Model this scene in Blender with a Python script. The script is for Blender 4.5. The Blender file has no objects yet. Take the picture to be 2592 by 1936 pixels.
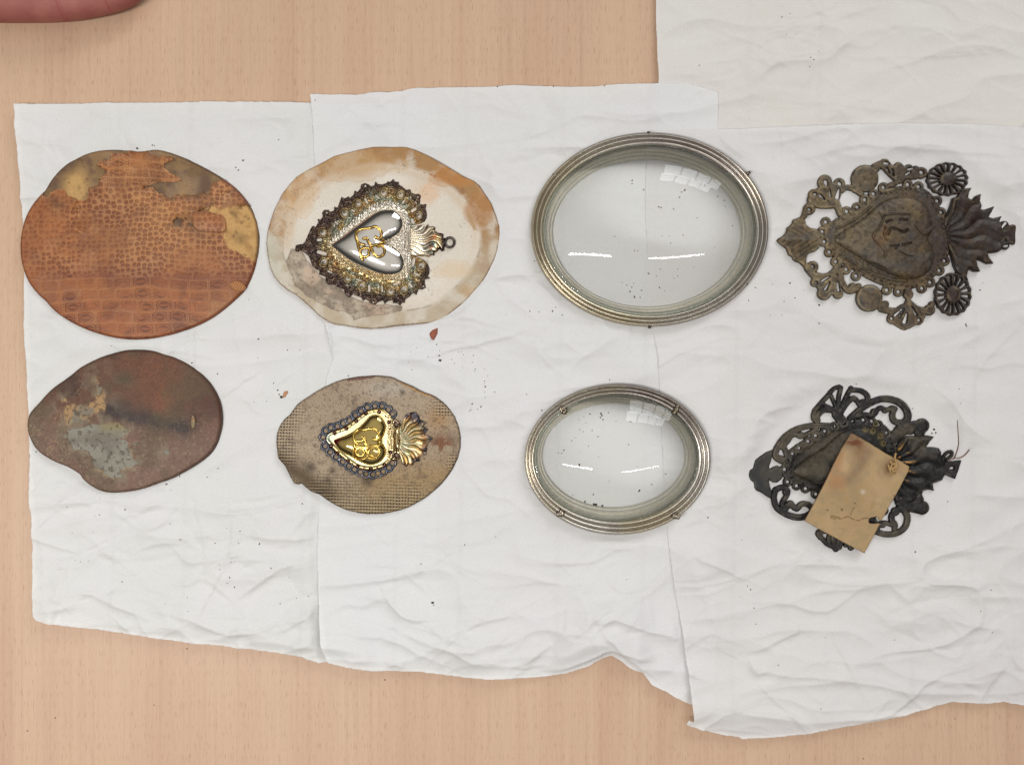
import bpy, bmesh, math, random
import numpy as np
C = bpy.context.scene.collection
scene = bpy.context.scene
# ------------------------------------------------------------------ camera, world, lamps, exposure
S = 0.00025            # metres on the table per pixel of the 2592 px wide photograph
H = 0.60               # camera height above the table
CX, CY = 1296.0, 968.0
cam_d = bpy.data.cameras.new('camera'); cam = bpy.data.objects.new('camera', cam_d); C.objects.link(cam)
cam.location = (0, 0, H); cam.rotation_euler = (0, 0, 0)
cam_d.sensor_width = 36.0; cam_d.lens = 36.0 * H / (2592 * S)
cam_d.clip_start = 0.01; cam_d.clip_end = 50
scene.camera = cam
world = bpy.data.worlds.new('World'); scene.world = world; world.use_nodes = True
wn = world.node_tree.nodes; wl = world.node_tree.links
bg = wn['Background']
tc = wn.new('ShaderNodeTexCoord'); sx = wn.new('ShaderNodeSeparateXYZ'); rp = wn.new('ShaderNodeValToRGB')
wl.new(tc.outputs['Generated'], sx.inputs[0]); wl.new(sx.outputs['Z'], rp.inputs[0])
rp.color_ramp.elements[0].position = 0.0; rp.color_ramp.elements[0].color = (0.20, 0.188, 0.175, 1)   # furniture level
rp.color_ramp.elements[1].position = 0.88; rp.color_ramp.elements[1].color = (3.1, 3.05, 2.98, 1)  # pale ceiling
e = rp.color_ramp.elements.new(0.50); e.color = (0.36, 0.35, 0.335, 1)                              # walls
wl.new(rp.outputs[0], bg.inputs[0]); bg.inputs[1].default_value = 0.25

def area(name, loc, target, w, h, power, col):
    l = bpy.data.lights.new(name, 'AREA'); l.shape = 'RECTANGLE'; l.size = w; l.size_y = h
    l.energy = power; l.color = col
    o = bpy.data.objects.new(name, l); C.objects.link(o); o.location = loc
    from mathutils import Vector
    d = Vector(target) - Vector(loc)
    o.rotation_euler = d.to_track_quat('-Z', 'Y').to_euler()
    return o
# two fluorescent tubes on the ceiling, one tall window beyond the table
TUBE_Y, TUBE_Z = -0.26, 1.15
area('ceiling_tube', (-0.50, TUBE_Y, TUBE_Z), (-0.50, TUBE_Y, 0), 0.68, 0.027, 11.6, (1.0, 0.988, 0.968))
area('ceiling_tube', (0.56, TUBE_Y, TUBE_Z), (0.56, TUBE_Y, 0), 0.68, 0.027, 2.2, (1.0, 0.988, 0.968))
for i in range(4):
    for j in range(2):
        area('window_pane_light', (0.75 + i * 0.36, 1.75, 0.95 + j * 0.62), (0.75 + i * 0.36, 0.0, 0.30 + j * 0.62),
             0.325, 0.57, 4.8, (0.96, 0.985, 1.0))
scene.view_settings.view_transform = 'Standard'; scene.view_settings.look = 'None'
scene.view_settings.exposure = -0.38; scene.view_settings.gamma = 1.0
scene.cycles.max_bounces = 8; scene.cycles.transparent_max_bounces = 16
scene.cycles.sample_clamp_indirect = 6.0

# ------------------------------------------------------------------ helpers
rng = random.Random(7)
def lin(c):
    c = np.asarray(c, float) / 255.0
    return np.where(c <= 0.04045, c / 12.92, ((c + 0.055) / 1.055) ** 2.4)
GAIN = 1.18
def K(r, g, b): return np.minimum(lin((r, g, b)) * GAIN, 0.9)
def sm(a, b, x):
    t = np.clip((x - a) / (b - a), 0, 1); return t * t * (3 - 2 * t)
def mix(c1, c2, t):
    t = np.asarray(t)[..., None]; return np.asarray(c1) * (1 - t) + np.asarray(c2) * t
def _hash(ix, iy, seed):
    n = (ix.astype(np.int64) * 374761393 + iy.astype(np.int64) * 668265263 + seed * 1274126177) & 0xffffffff
    n = ((n ^ (n >> 13)) * 1274126177) & 0xffffffff
    n = ((n ^ (n >> 16)) * 2246822519) & 0xffffffff
    return ((n ^ (n >> 15)) & 0xffffff) / float(0xffffff)
def vn(X, Y, s, seed=0, sy=None):
    x = X / s; y = Y / (sy or s)
    ix = np.floor(x); iy = np.floor(y); fx = x - ix; fy = y - iy
    fx = fx * fx * (3 - 2 * fx); fy = fy * fy * (3 - 2 * fy)
    a = _hash(ix, iy, seed); b = _hash(ix + 1, iy, seed); c = _hash(ix, iy + 1, seed); d = _hash(ix + 1, iy + 1, seed)
    return (a * (1 - fx) + b * fx) * (1 - fy) + (c * (1 - fx) + d * fx) * fy
def fbm(X, Y, s, seed=0, octv=4, sy=None):
    r = 0; a = 1; t = 0
    for o in range(octv):
        r = r + a * vn(X + 17.3 * o, Y - 9.1 * o, s / 2 ** o, seed + o * 13, (sy or s) / 2 ** o); t += a; a *= 0.5
    return r / t
def worley(X, Y, s, seed=0, jit=0.8):
    x = X / s; y = Y / s; ix = np.floor(x); iy = np.floor(y)
    f1 = np.full(x.shape, 9.0); f2 = f1.copy(); idv = np.zeros(x.shape)
    for dy in (-1, 0, 1):
        for dx in (-1, 0, 1):
            jx = ix + dx; jy = iy + dy
            px = jx + 0.5 + (_hash(jx, jy, seed) - .5) * jit; py = jy + 0.5 + (_hash(jx, jy, seed + 1) - .5) * jit
            d = np.hypot(x - px, y - py); h = _hash(jx, jy, seed + 2)
            n = d < f1
            f2 = np.where(n, f1, np.minimum(f2, d)); idv = np.where(n, h, idv); f1 = np.where(n, d, f1)
    return f1 * s, f2 * s, idv
def crv(pts, n=4, closed=True):
    p = np.array(pts, float); m = len(p); out = []
    rngi = range(m) if closed else range(m - 1)
    for i in rngi:
        if closed: p0, p1, p2, p3 = p[i - 1], p[i], p[(i + 1) % m], p[(i + 2) % m]
        else: p0, p1, p2, p3 = p[max(i - 1, 0)], p[i], p[i + 1], p[min(i + 2, m - 1)]
        for k in range(n):
            t = k / n
            out.append(0.5 * ((2 * p1) + (-p0 + p2) * t + (2 * p0 - 5 * p1 + 4 * p2 - p3) * t * t + (-p0 + 3 * p1 - 3 * p2 + p3) * t ** 3))
    if not closed: out.append(p[-1])
    return np.array(out)
def psdf(poly, X, Y):                                  # >0 inside, in pixels
    p = np.asarray(poly, float); q = np.roll(p, -1, 0)
    d2 = np.full(X.shape, 1e12); ins = np.zeros(X.shape, bool)
    for (ax, ay), (bx, by) in zip(p, q):
        ex, ey = bx - ax, by - ay; wx, wy = X - ax, Y - ay
        t = np.clip((wx * ex + wy * ey) / (ex * ex + ey * ey + 1e-12), 0, 1)
        dx = wx - ex * t; dy = wy - ey * t; d2 = np.minimum(d2, dx * dx + dy * dy)
        c = (ay <= Y) != (by <= Y)
        if ey != 0: ins ^= c & (X < ax + (Y - ay) * ex / ey)
    return np.where(ins, 1, -1) * np.sqrt(d2)
def stroke(X, Y, pts, r0, r1=None):                    # >0 inside a tapering stroke
    r1 = r0 if r1 is None else r1
    p = np.asarray(pts, float); n = len(p) - 1; out = np.full(X.shape, -1e6)
    for i in range(n):
        ax, ay = p[i]; bx, by = p[i + 1]; ex, ey = bx - ax, by - ay
        t = np.clip(((X - ax) * ex + (Y - ay) * ey) / (ex * ex + ey * ey + 1e-12), 0, 1)
        d = np.hypot(X - ax - ex * t, Y - ay - ey * t); u = (i + t) / n
        out = np.maximum(out, r0 + (r1 - r0) * u - d)
    return out
def disc(X, Y, c, r): return r - np.hypot(X - c[0], Y - c[1])
def U(*a):
    r = a[0]
    for b in a[1:]: r = np.maximum(r, b)
    return r
def cr(ox, oy, s): return lambda pts: [(ox + x * s, oy + y * s) for x, y in pts]
c1 = cr(0, 340, 680 / 2080); c2 = cr(40, 860, 560 / 2203); c3 = cr(660, 350, 630 / 2082); c4 = cr(680, 930, 510 / 2160)
c5 = cr(1310, 310, 660 / 2019); c6 = cr(1300, 950, 520 / 2045); c7 = cr(1940, 390, 652 / 2212); c8 = cr(1870, 950, 590 / 2074)
c9 = cr(790, 1000, 320 / 2212)

class Org:                                             # a thing's own frame: origin on the paper, one scale
    def __init__(s, px, py, z0, ztop):                 # z in mm
        s.px, s.py = px, py; s.k = (H - ztop / 1000) / H; s.z0 = z0 / 1000
        s.loc = ((px - CX) * S * s.k, (CY - py) * S * s.k, s.z0)
    def P(s, x, y, z):
        x = np.asarray(x, float); y = np.asarray(y, float); z = np.asarray(z, float) + 0 * x
        return np.stack([(x - s.px) * S * s.k, (s.py - y) * S * s.k, z / 1000], -1)
def link(name, me, mat, parent, org, kind=None):
    o = bpy.data.objects.new(name, me); C.objects.link(o)
    if mat: me.materials.append(mat)
    if parent is not None: o.parent = parent
    elif org is not None: o.location = org.loc
    if kind: o['kind'] = kind
    return o
def mesh_fast(name, V, Q, col=None, smooth=None, tri=None):
    me = bpy.data.meshes.new(name); nq = len(Q)
    me.vertices.add(len(V)); me.vertices.foreach_set('co', np.asarray(V, np.float32).ravel())
    me.loops.add(nq * 4); me.loops.foreach_set('vertex_index', np.asarray(Q, np.int32).ravel())
    me.polygons.add(nq); me.polygons.foreach_set('loop_start', np.arange(0, nq * 4, 4, dtype=np.int32))
    me.polygons.foreach_set('use_smooth', np.ones(nq, bool) if smooth is None else np.asarray(smooth, bool))
    me.update(calc_edges=True)
    if col is not None:
        a = me.color_attributes.new('Col', 'FLOAT_COLOR', 'POINT')
        c4_ = np.ones((len(V), 4), np.float32); c4_[:, :3] = np.clip(col, 0.001, 1); a.data.foreach_set('color', c4_.ravel())
    me.validate()
    return me
def sdf_mesh(name, sdf, top, col, mat, bbox, res, org, zb=0.0, parent=None, kind=None, flatwall=True):
    x0, y0, x1, y1 = bbox
    xs = np.arange(x0, x1 + res, res); ys = np.arange(y0, y1 + res, res)
    X, Y = np.meshgrid(xs, ys); D = sdf(X, Y); ins = D > 0
    Kc = ins[:-1, :-1] | ins[1:, :-1] | ins[:-1, 1:] | ins[1:, 1:]
    used = np.zeros(X.shape, bool)
    used[:-1, :-1] |= Kc; used[1:, :-1] |= Kc; used[:-1, 1:] |= Kc; used[1:, 1:] |= Kc
    gy, gx = np.gradient(D, res); g2 = gx * gx + gy * gy + 1e-6
    mv = np.where(ins, 0, -D); f = np.minimum(mv, 1.3 * res) / np.sqrt(g2)
    Xs = X + gx / np.sqrt(g2) * np.minimum(f, 1.3 * res); Ys = Y + gy / np.sqrt(g2) * np.minimum(f, 1.3 * res)
    idx = -np.ones(X.shape, np.int64); idx[used] = np.arange(used.sum())
    x = Xs[used]; y = Ys[used]; d = np.maximum(D[used], 0)
    z = top(x, y, d); cc = col(x, y, d)
    V = org.P(x, y, z)
    ii, jj = np.nonzero(Kc)
    Q = np.stack([idx[ii, jj], idx[ii + 1, jj], idx[ii + 1, jj + 1], idx[ii, jj + 1]], -1)
    Kp = np.pad(Kc, 1); W = []
    for di, dj, a, b in ((0, -1, (0, 0), (1, 0)), (0, 1, (1, 1), (0, 1)), (-1, 0, (0, 1), (0, 0)), (1, 0, (1, 0), (1, 1))):
        m = Kc & ~Kp[1 + di:Kp.shape[0] - 1 + di, 1 + dj:Kp.shape[1] - 1 + dj]
        i, j = np.nonzero(m); W.append(np.stack([idx[i + b[0], j + b[1]], idx[i + a[0], j + a[1]]], -1))
    W = np.concatenate(W) if W else np.zeros((0, 2), int)
    bv = np.unique(W); mp = np.zeros(len(x), np.int64); mp[bv] = np.arange(len(bv)) + len(x)
    zbv = zb(x[bv], y[bv]) if callable(zb) else np.full(len(bv), zb)
    VB = org.P(x[bv], y[bv], zbv)
    QW = np.stack([W[:, 0], W[:, 1], mp[W[:, 1]], mp[W[:, 0]]], -1)
    me = mesh_fast(name, np.concatenate([V, VB]), np.concatenate([Q, QW]), np.concatenate([cc, cc[bv]]),
                   np.concatenate([np.ones(len(Q), bool), np.full(len(QW), not flatwall)]))
    return link(name, me, mat, parent, org, kind)
def bb(poly, m=6):
    p = np.asarray(poly); return (p[:, 0].min() - m, p[:, 1].min() - m, p[:, 0].max() + m, p[:, 1].max() + m)
def const(c):
    c = np.asarray(c); return lambda x, y, d: np.broadcast_to(c, x.shape + (3,))
def tube(name, pts, rad, mat, org, col=None, parent=None, sides=8, kind=None, closed=False, flat=1.0):
    # pts: (x px, y px, z mm); rad: px or list
    p = np.array([org.P(a, b, c) for a, b, c in pts]); n = len(p)
    r = np.broadcast_to(np.asarray(rad, float), (n,)) * S * org.k
    V = []; Q = []
    for i in range(n):
        a = p[(i - 1) % n if closed else max(i - 1, 0)]; b = p[(i + 1) % n if closed else min(i + 1, n - 1)]
        t = b - a; t /= np.linalg.norm(t) + 1e-12
        s = np.cross(t, (0, 0, 1)); s /= np.linalg.norm(s) + 1e-12; u = np.cross(s, t)
        for k in range(sides):
            an = 2 * math.pi * k / sides
            V.append(p[i] + s * r[i] * math.cos(an) + u * r[i] * flat * math.sin(an))
    for i in range(n if closed else n - 1):
        for k in range(sides):
            a = i * sides + k; b = i * sides + (k + 1) % sides; i2 = ((i + 1) % n) * sides
            Q.append((a, i2 + k, i2 + (k + 1) % sides, b))
    if not closed:                                     # rounded ends
        for e_, i, sg in ((p[0] - (p[1] - p[0]) / (np.linalg.norm(p[1] - p[0]) + 1e-12) * r[0] * .7, 0, 1), (p[-1] + (p[-1] - p[-2]) / (np.linalg.norm(p[-1] - p[-2]) + 1e-12) * r[-1] * .7, n - 1, -1)):
            ci = len(V); V.append(e_)
            for k in range(0, sides, 2):
                a = i * sides
                Q.append((ci, a + k, a + (k + 1) % sides, a + (k + 2) % sides))
    V = np.array(V)
    cc = None if col is None else (np.broadcast_to(np.asarray(col), (len(V), 3)) if not callable(col) else col(V[:, 0] / (S * org.k) + org.px, org.py - V[:, 1] / (S * org.k)))
    return link(name, mesh_fast(name, V, np.array(Q), cc), mat, parent, org, kind)
def ringmesh(name, rings, mat, org, colf=None, parent=None, n=256, cap=False):
    # rings: list of (cx, cy, a, b, z mm)
    th = np.arange(n) * 2 * math.pi / n; V = []; cc = []
    for k, (cx, cy, a, b, z) in enumerate(rings):
        x = cx + a * np.cos(th); y = cy + b * np.sin(th); V.append(org.P(x, y, z))
        if colf: cc.append(colf(x, y, np.full(n, k), z))
    m = len(rings); Q = []
    i = np.arange(n); j = (i + 1) % n
    for k in range(m - 1):
        Q.append(np.stack([k * n + i, (k + 1) * n + i, (k + 1) * n + j, k * n + j], -1))
    V = np.concatenate(V); Q = np.concatenate(Q)
    if cap:
        cx, cy, a, b, z = rings[-1]
        V = np.concatenate([V, org.P(np.array([cx]), np.array([cy]), np.array([cap]))]); c_ = len(V) - 1
        i = np.arange(0, n, 2)
        Q = np.concatenate([Q, np.stack([(m - 1) * n + i, np.full(len(i), c_), (m - 1) * n + (i + 2) % n, (m - 1) * n + (i + 1) % n], -1)])
        if colf: cc.append(cc[-1][:1])
    me = mesh_fast(name, V, Q, np.concatenate(cc) if colf else None)
    return link(name, me, mat, parent, org)
def blob(name, c, r, zc, rz, mat, org, col, parent=None, rough=0.0, seg=12, rin=6):
    # half-ball (bead) at pixel c, radius r px, base zc mm, height rz mm
    V = []; Q = []; 
    for k in range(rin):
        f = k / rin * math.pi / 2
        for i in range(seg):
            t = 2 * math.pi * i / seg; q = 1 + rough * (rng.random() - .5)
            V.append(org.P(c[0] + r[0] * q * math.cos(f) * math.cos(t), c[1] + r[1] * q * math.cos(f) * math.sin(t), zc + rz * math.sin(f)))
    V.append(org.P(c[0], c[1], zc + rz))
    for k in range(rin - 1):
        for i in range(seg): Q.append((k * seg + i, (k + 1) * seg + i, (k + 1) * seg + (i + 1) % seg, k * seg + (i + 1) % seg))
    for i in range(0, seg, 2): Q.append(((rin - 1) * seg + i, len(V) - 1, (rin - 1) * seg + (i + 2) % seg, (rin - 1) * seg + (i + 1) % seg))
    V = np.array(V)
    return link(name, mesh_fast(name, V, np.array(Q), np.broadcast_to(np.asarray(col), (len(V), 3))), mat, parent, org)
def poisson(poly, res=2.0, it=900):                     # smooth pillow over an outline, 0..1
    x0, y0, x1, y1 = bb(poly, 8); xs = np.arange(x0, x1, res); ys = np.arange(y0, y1, res)
    X, Y = np.meshgrid(xs, ys); m = psdf(poly, X, Y) > 0; u = np.zeros(X.shape)
    for _ in range(it):
        v = 0.25 * (np.roll(u, 1, 0) + np.roll(u, -1, 0) + np.roll(u, 1, 1) + np.roll(u, -1, 1)) + 0.01
        u = np.where(m, v, 0)
    u = np.sqrt(u / u.max())
    def f(x, y):
        gx = np.clip((x - x0) / res, 0, len(xs) - 2); gy = np.clip((y - y0) / res, 0, len(ys) - 2)
        ix = gx.astype(int); iy = gy.astype(int); fx = gx - ix; fy = gy - iy
        return (u[iy, ix] * (1 - fx) + u[iy, ix + 1] * fx) * (1 - fy) + (u[iy + 1, ix] * (1 - fx) + u[iy + 1, ix + 1] * fx) * fy
    return f
def empty(name, org, label, cat, group=None):
    o = bpy.data.objects.new(name, None); C.objects.link(o); o.location = org.loc; o.empty_display_size = 0.02
    return tag(o, label, cat, group)
def tag(o, label, cat, group=None):
    o['label'] = label; o['category'] = cat
    if group: o['group'] = group
    return o

# ------------------------------------------------------------------ materials
def M(name, rough=0.6, metal=0.0, attr=True, base=(.5, .5, .5), nscale=900., namp=0.15, bump=0.0, bscale=1500., spec=0.4, rvar=0.0, coat=0.0, sheen=0.0):
    m = bpy.data.materials.new(name); m.use_nodes = True; nt = m.node_tree; N = nt.nodes; L = nt.links
    b = N['Principled BSDF']; b.inputs['Roughness'].default_value = rough; b.inputs['Metallic'].default_value = metal
    b.inputs['Specular IOR Level'].default_value = spec; b.inputs['Coat Weight'].default_value = coat; b.inputs['Sheen Weight'].default_value = sheen
    t = N.new('ShaderNodeTexCoord')
    if attr:
        a = N.new('ShaderNodeVertexColor'); a.layer_name = 'Col'; src = a.outputs['Color']
    else:
        a = N.new('ShaderNodeRGB'); a.outputs[0].default_value = (*base, 1); src = a.outputs[0]
    nz = N.new('ShaderNodeTexNoise'); nz.inputs['Scale'].default_value = nscale; nz.inputs['Detail'].default_value = 4
    L.new(t.outputs['Object'], nz.inputs['Vector'])
    mr = N.new('ShaderNodeMapRange'); mr.inputs['From Min'].default_value = 0.3; mr.inputs['From Max'].default_value = 0.7
    mr.inputs['To Min'].default_value = 1 - namp; mr.inputs['To Max'].default_value = 1 + namp
    L.new(nz.outputs['Fac'], mr.inputs['Value'])
    vm = N.new('ShaderNodeVectorMath'); vm.operation = 'SCALE'; L.new(src, vm.inputs[0]); L.new(mr.outputs[0], vm.inputs['Scale'])
    L.new(vm.outputs[0], b.inputs['Base Color'])
    if rvar:
        r2 = N.new('ShaderNodeMapRange'); r2.inputs['From Min'].default_value = 0.3; r2.inputs['From Max'].default_value = 0.7
        r2.inputs['To Min'].default_value = max(rough - rvar, .02); r2.inputs['To Max'].default_value = rough + rvar
        L.new(nz.outputs['Fac'], r2.inputs['Value']); L.new(r2.outputs[0], b.inputs['Roughness'])
    if bump:
        n2 = N.new('ShaderNodeTexNoise'); n2.inputs['Scale'].default_value = bscale; n2.inputs['Detail'].default_value = 5
        L.new(t.outputs['Object'], n2.inputs['Vector'])
        bp = N.new('ShaderNodeBump'); bp.inputs['Strength'].default_value = bump; bp.inputs['Distance'].default_value = 0.0004
        L.new(n2.outputs['Fac'], bp.inputs['Height']); L.new(bp.outputs[0], b.inputs['Normal'])
    return m
def wood_mat():
    m = bpy.data.materials.new('beech_laminate'); m.use_nodes = True; N = m.node_tree.nodes; L = m.node_tree.links; b = N['Principled BSDF']
    t = N.new('ShaderNodeTexCoord')
    def noise(sx, sy, det, dist=0.0, off=0.0):
        mp = N.new('ShaderNodeMapping'); mp.inputs['Scale'].default_value = (sx, sy, 1); mp.inputs['Location'].default_value = (off, off, 0)
        n = N.new('ShaderNodeTexNoise'); n.inputs['Scale'].default_value = 1; n.inputs['Detail'].default_value = det; n.inputs['Distortion'].default_value = dist
        L.new(t.outputs['Object'], mp.inputs[0]); L.new(mp.outputs[0], n.inputs['Vector']); return n.outputs['Fac']
    def ramp(src, stops):
        r = N.new('ShaderNodeValToRGB'); L.new(src, r.inputs[0])
        while len(r.color_ramp.elements) < len(stops): r.color_ramp.elements.new(0.5)
        for e, (p, c) in zip(r.color_ramp.elements, stops): e.position = p; e.color = (*c, 1)
        return r.outputs[0]
    def mixc(a, c, f, mode='MULTIPLY'):
        x = N.new('ShaderNodeMix'); x.data_type = 'RGBA'; x.blend_type = mode
        if isinstance(f, float): x.inputs['Factor'].default_value = f
        else: L.new(f, x.inputs['Factor'])
        L.new(a, x.inputs['A']); L.new(c, x.inputs['B']); return x.outputs['Result']
    wide = ramp(noise(24, 1.1, 4, .3), [(.25, K(180, 147, 122)), (.42, K(186, 155, 130)), (.58, K(190, 160, 134)), (.75, K(183, 150, 126))])
    fine = ramp(noise(330, 4.0, 4, .15, 3.), [(.28, (.93, .915, .90)), (.48, (1, 1, 1)), (.74, (1.03, 1.03, 1.03))])
    finer = ramp(noise(1100, 22, 3, 0, 5.), [(.3, (.945, .935, .925)), (.55, (1, 1, 1))])
    pores = ramp(noise(1900, 150, 2, 0, 9.), [(.60, (1, 1, 1)), (.70, (.77, .70, .64))])
    flecks = ramp(noise(900, 90, 3, 0, 2.), [(.62, (1, 1, 1)), (.74, (.91, .88, .85))])
    c = mixc(wide, fine, 1.0); c = mixc(c, finer, 1.0); c = mixc(c, pores, 1.0); c = mixc(c, flecks, 1.0)
    L.new(c, b.inputs['Base Color']); b.inputs['Roughness'].default_value = 0.42; b.inputs['Specular IOR Level'].default_value = 0.35
    bp = N.new('ShaderNodeBump'); bp.inputs['Strength'].default_value = 0.12; bp.inputs['Distance'].default_value = 0.0002
    L.new(noise(2100, 150, 2, 0, 9.), bp.inputs['Height']); L.new(bp.outputs[0], b.inputs['Normal'])
    return m
def paper_mat(name, seams, tint):
    m = bpy.data.materials.new(name); m.use_nodes = True; N = m.node_tree.nodes; L = m.node_tree.links; b = N['Principled BSDF']
    t = N.new('ShaderNodeTexCoord')
    n1 = N.new('ShaderNodeTexNoise'); n1.inputs['Scale'].default_value = 14; n1.inputs['Detail'].default_value = 3; L.new(t.outputs['Object'], n1.inputs['Vector'])
    r = N.new('ShaderNodeValToRGB'); L.new(n1.outputs['Fac'], r.inputs[0])
    r.color_ramp.elements[0].position = .35; r.color_ramp.elements[0].color = (*K(*tint[0]), 1)
    r.color_ramp.elements[1].position = .65; r.color_ramp.elements[1].color = (*K(*tint[1]), 1)
    n2 = N.new('ShaderNodeTexNoise'); n2.inputs['Scale'].default_value = 1900; n2.inputs['Detail'].default_value = 3; L.new(t.outputs['Object'], n2.inputs['Vector'])
    mr = N.new('ShaderNodeMapRange'); mr.inputs['From Min'].default_value = .3; mr.inputs['From Max'].default_value = .7; mr.inputs['To Min'].default_value = .93; mr.inputs['To Max'].default_value = 1.06
    L.new(n2.outputs['Fac'], mr.inputs['Value'])
    vm = N.new('ShaderNodeVectorMath'); vm.operation = 'SCALE'; L.new(r.outputs[0], vm.inputs[0]); L.new(mr.outputs[0], vm.inputs['Scale'])
    # embossed seam: two columns of tiny dashes pressed into the tissue along each seam
    sp = N.new('ShaderNodeSeparateXYZ'); L.new(t.outputs['Object'], sp.inputs[0])
    def math_(op, a, c=None):
        x = N.new('ShaderNodeMath'); x.operation = op
        for i, v in enumerate((a, c)):
            if v is None: continue
            if isinstance(v, (int, float)): x.inputs[i].default_value = v
            else: L.new(v, x.inputs[i])
        return x.outputs[0]
    tot = None
    slant = math_('MULTIPLY', sp.outputs['Y'], -0.015)
    xx = math_('ADD', sp.outputs['X'], slant)
    for s_ in seams:
        for off in (-0.0008, 0.0008):
            d = math_('ABSOLUTE', math_('SUBTRACT', xx, (s_ - CX) * S + off))
            k = math_('LESS_THAN', d, 0.0006)
            ph = math_('SINE', math_('ADD', math_('MULTIPLY', sp.outputs['Y'], 3000.0), math_('MULTIPLY', xx, 3500.0)))
            k = math_('MULTIPLY', k, math_('GREATER_THAN', ph, 0.0))
            tot = k if tot is None else math_('ADD', tot, k)
    hgt = math_('ADD', math_('MULTIPLY', tot, -2.6), math_('MULTIPLY', n2.outputs['Fac'], 1.3))
    bp = N.new('ShaderNodeBump'); bp.inputs['Strength'].default_value = 0.5; bp.inputs['Distance'].default_value = 0.00012
    L.new(hgt, bp.inputs['Height']); L.new(bp.outputs[0], b.inputs['Normal'])
    L.new(vm.outputs[0], b.inputs['Base Color']); b.inputs['Roughness'].default_value = 0.9; b.inputs['Specular IOR Level'].default_value = 0.15
    tr = N.new('ShaderNodeBsdfTransparent'); mx = N.new('ShaderNodeMixShader'); mx.inputs[0].default_value = 0.15
    L.new(b.outputs[0], mx.inputs[1]); L.new(tr.outputs[0], mx.inputs[2]); L.new(mx.outputs[0], N['Material Output'].inputs['Surface'])
    return m
def glass_mat(name, tint, edge=False):
    m = bpy.data.materials.new(name); m.use_nodes = True; N = m.node_tree.nodes; L = m.node_tree.links
    N.remove(N['Principled BSDF'])
    t = N.new('ShaderNodeBsdfTransparent'); t.inputs[0].default_value = (*tint, 1)
    g = N.new('ShaderNodeBsdfGlossy'); g.inputs['Roughness'].default_value = 0.028
    fr = N.new('ShaderNodeFresnel'); fr.inputs['IOR'].default_value = 1.42
    mx = N.new('ShaderNodeMixShader'); L.new(fr.outputs[0], mx.inputs[0]); L.new(t.outputs[0], mx.inputs[1]); L.new(g.outputs[0], mx.inputs[2])
    tcn = N.new('ShaderNodeTexCoord'); nz = N.new('ShaderNodeTexNoise'); nz.inputs['Scale'].default_value = 55; nz.inputs['Detail'].default_value = 8; nz.inputs['Roughness'].default_value = .7
    mp = N.new('ShaderNodeMapping'); mp.inputs['Scale'].default_value = (1, 2.2, 1); mp.inputs['Rotation'].default_value = (0, 0, .6); L.new(tcn.outputs['Object'], mp.inputs[0]); L.new(mp.outputs[0], nz.inputs['Vector'])
    mr = N.new('ShaderNodeMapRange'); mr.inputs['From Min'].default_value = .42; mr.inputs['From Max'].default_value = .75; mr.inputs['To Min'].default_value = .0; mr.inputs['To Max'].default_value = .035; L.new(nz.outputs['Fac'], mr.inputs['Value'])
    df = N.new('ShaderNodeBsdfDiffuse'); df.inputs[0].default_value = (.42, .41, .37, 1); m2 = N.new('ShaderNodeMixShader')
    L.new(mr.outputs[0], m2.inputs[0]); L.new(mx.outputs[0], m2.inputs[1]); L.new(df.outputs[0], m2.inputs[2])
    L.new(m2.outputs[0], N['Material Output'].inputs['Surface'])
    return m
m_leather = M('worn_embossed_leather', .5, namp=.10, bump=.25, bscale=2500, spec=.4)
m_board = M('bare_board', .75, namp=.13, bump=.3, bscale=1800, nscale=1200)
m_card = M('stained_card', .8, namp=.06, bump=.2, bscale=1500, nscale=900)
m_canvas = M('dirty_canvas', .85, namp=.14, bump=.35, bscale=1800)
m_silver = M('polished_silver', .10, 1.0, namp=.02, nscale=300)
m_band = M('beaded_silver', .28, 1.0, namp=.12, nscale=2000)
m_tarnish = M('tarnished_silver', .33, .85, namp=.35, nscale=1100, rvar=.15, bump=.25)
m_wall = M('reflection_toned_wall', .42, .05, namp=.08, nscale=500, spec=.4)
m_gold = M('gilt_wire', .2, 1.0, namp=.15, nscale=1500)
m_gilt = M('polished_gilt', .08, 1.0, namp=.02, nscale=300)
m_dark = M('dark_patinated_metal', .48, .3, spec=.4, namp=.35, nscale=420, rvar=.12, bump=.35, bscale=900)
m_brass = M('worn_plated_brass', .27, .92, namp=.03, nscale=200, rvar=.0, bump=.0, bscale=1200)
m_label = M('brown_card_label', .85, namp=.08, nscale=1400, bump=.15)
m_dirt = M('dirt', .95, namp=.2)
m_wood = wood_mat()
m_glass = glass_mat('clear_glass', (.990, .998, .988))
m_gedge = glass_mat('green_glass_edge', (.965, .99, .982))
# ------------------------------------------------------------------ table and tissue sheets
def table():
    me = bpy.data.meshes.new('table_top'); bm = bmesh.new()
    bmesh.ops.create_cube(bm, size=1)
    for v in bm.verts: v.co.x *= 1.6; v.co.y *= 0.8 * 1.5; v.co.z = v.co.z * 0.025 - 0.0125
    bmesh.ops.bevel(bm, geom=bm.edges[:], offset=0.002, segments=2, affect='EDGES')
    bm.to_mesh(me); bm.free()
    o = link('table_top', me, m_wood, None, None, 'structure')
table()

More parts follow.
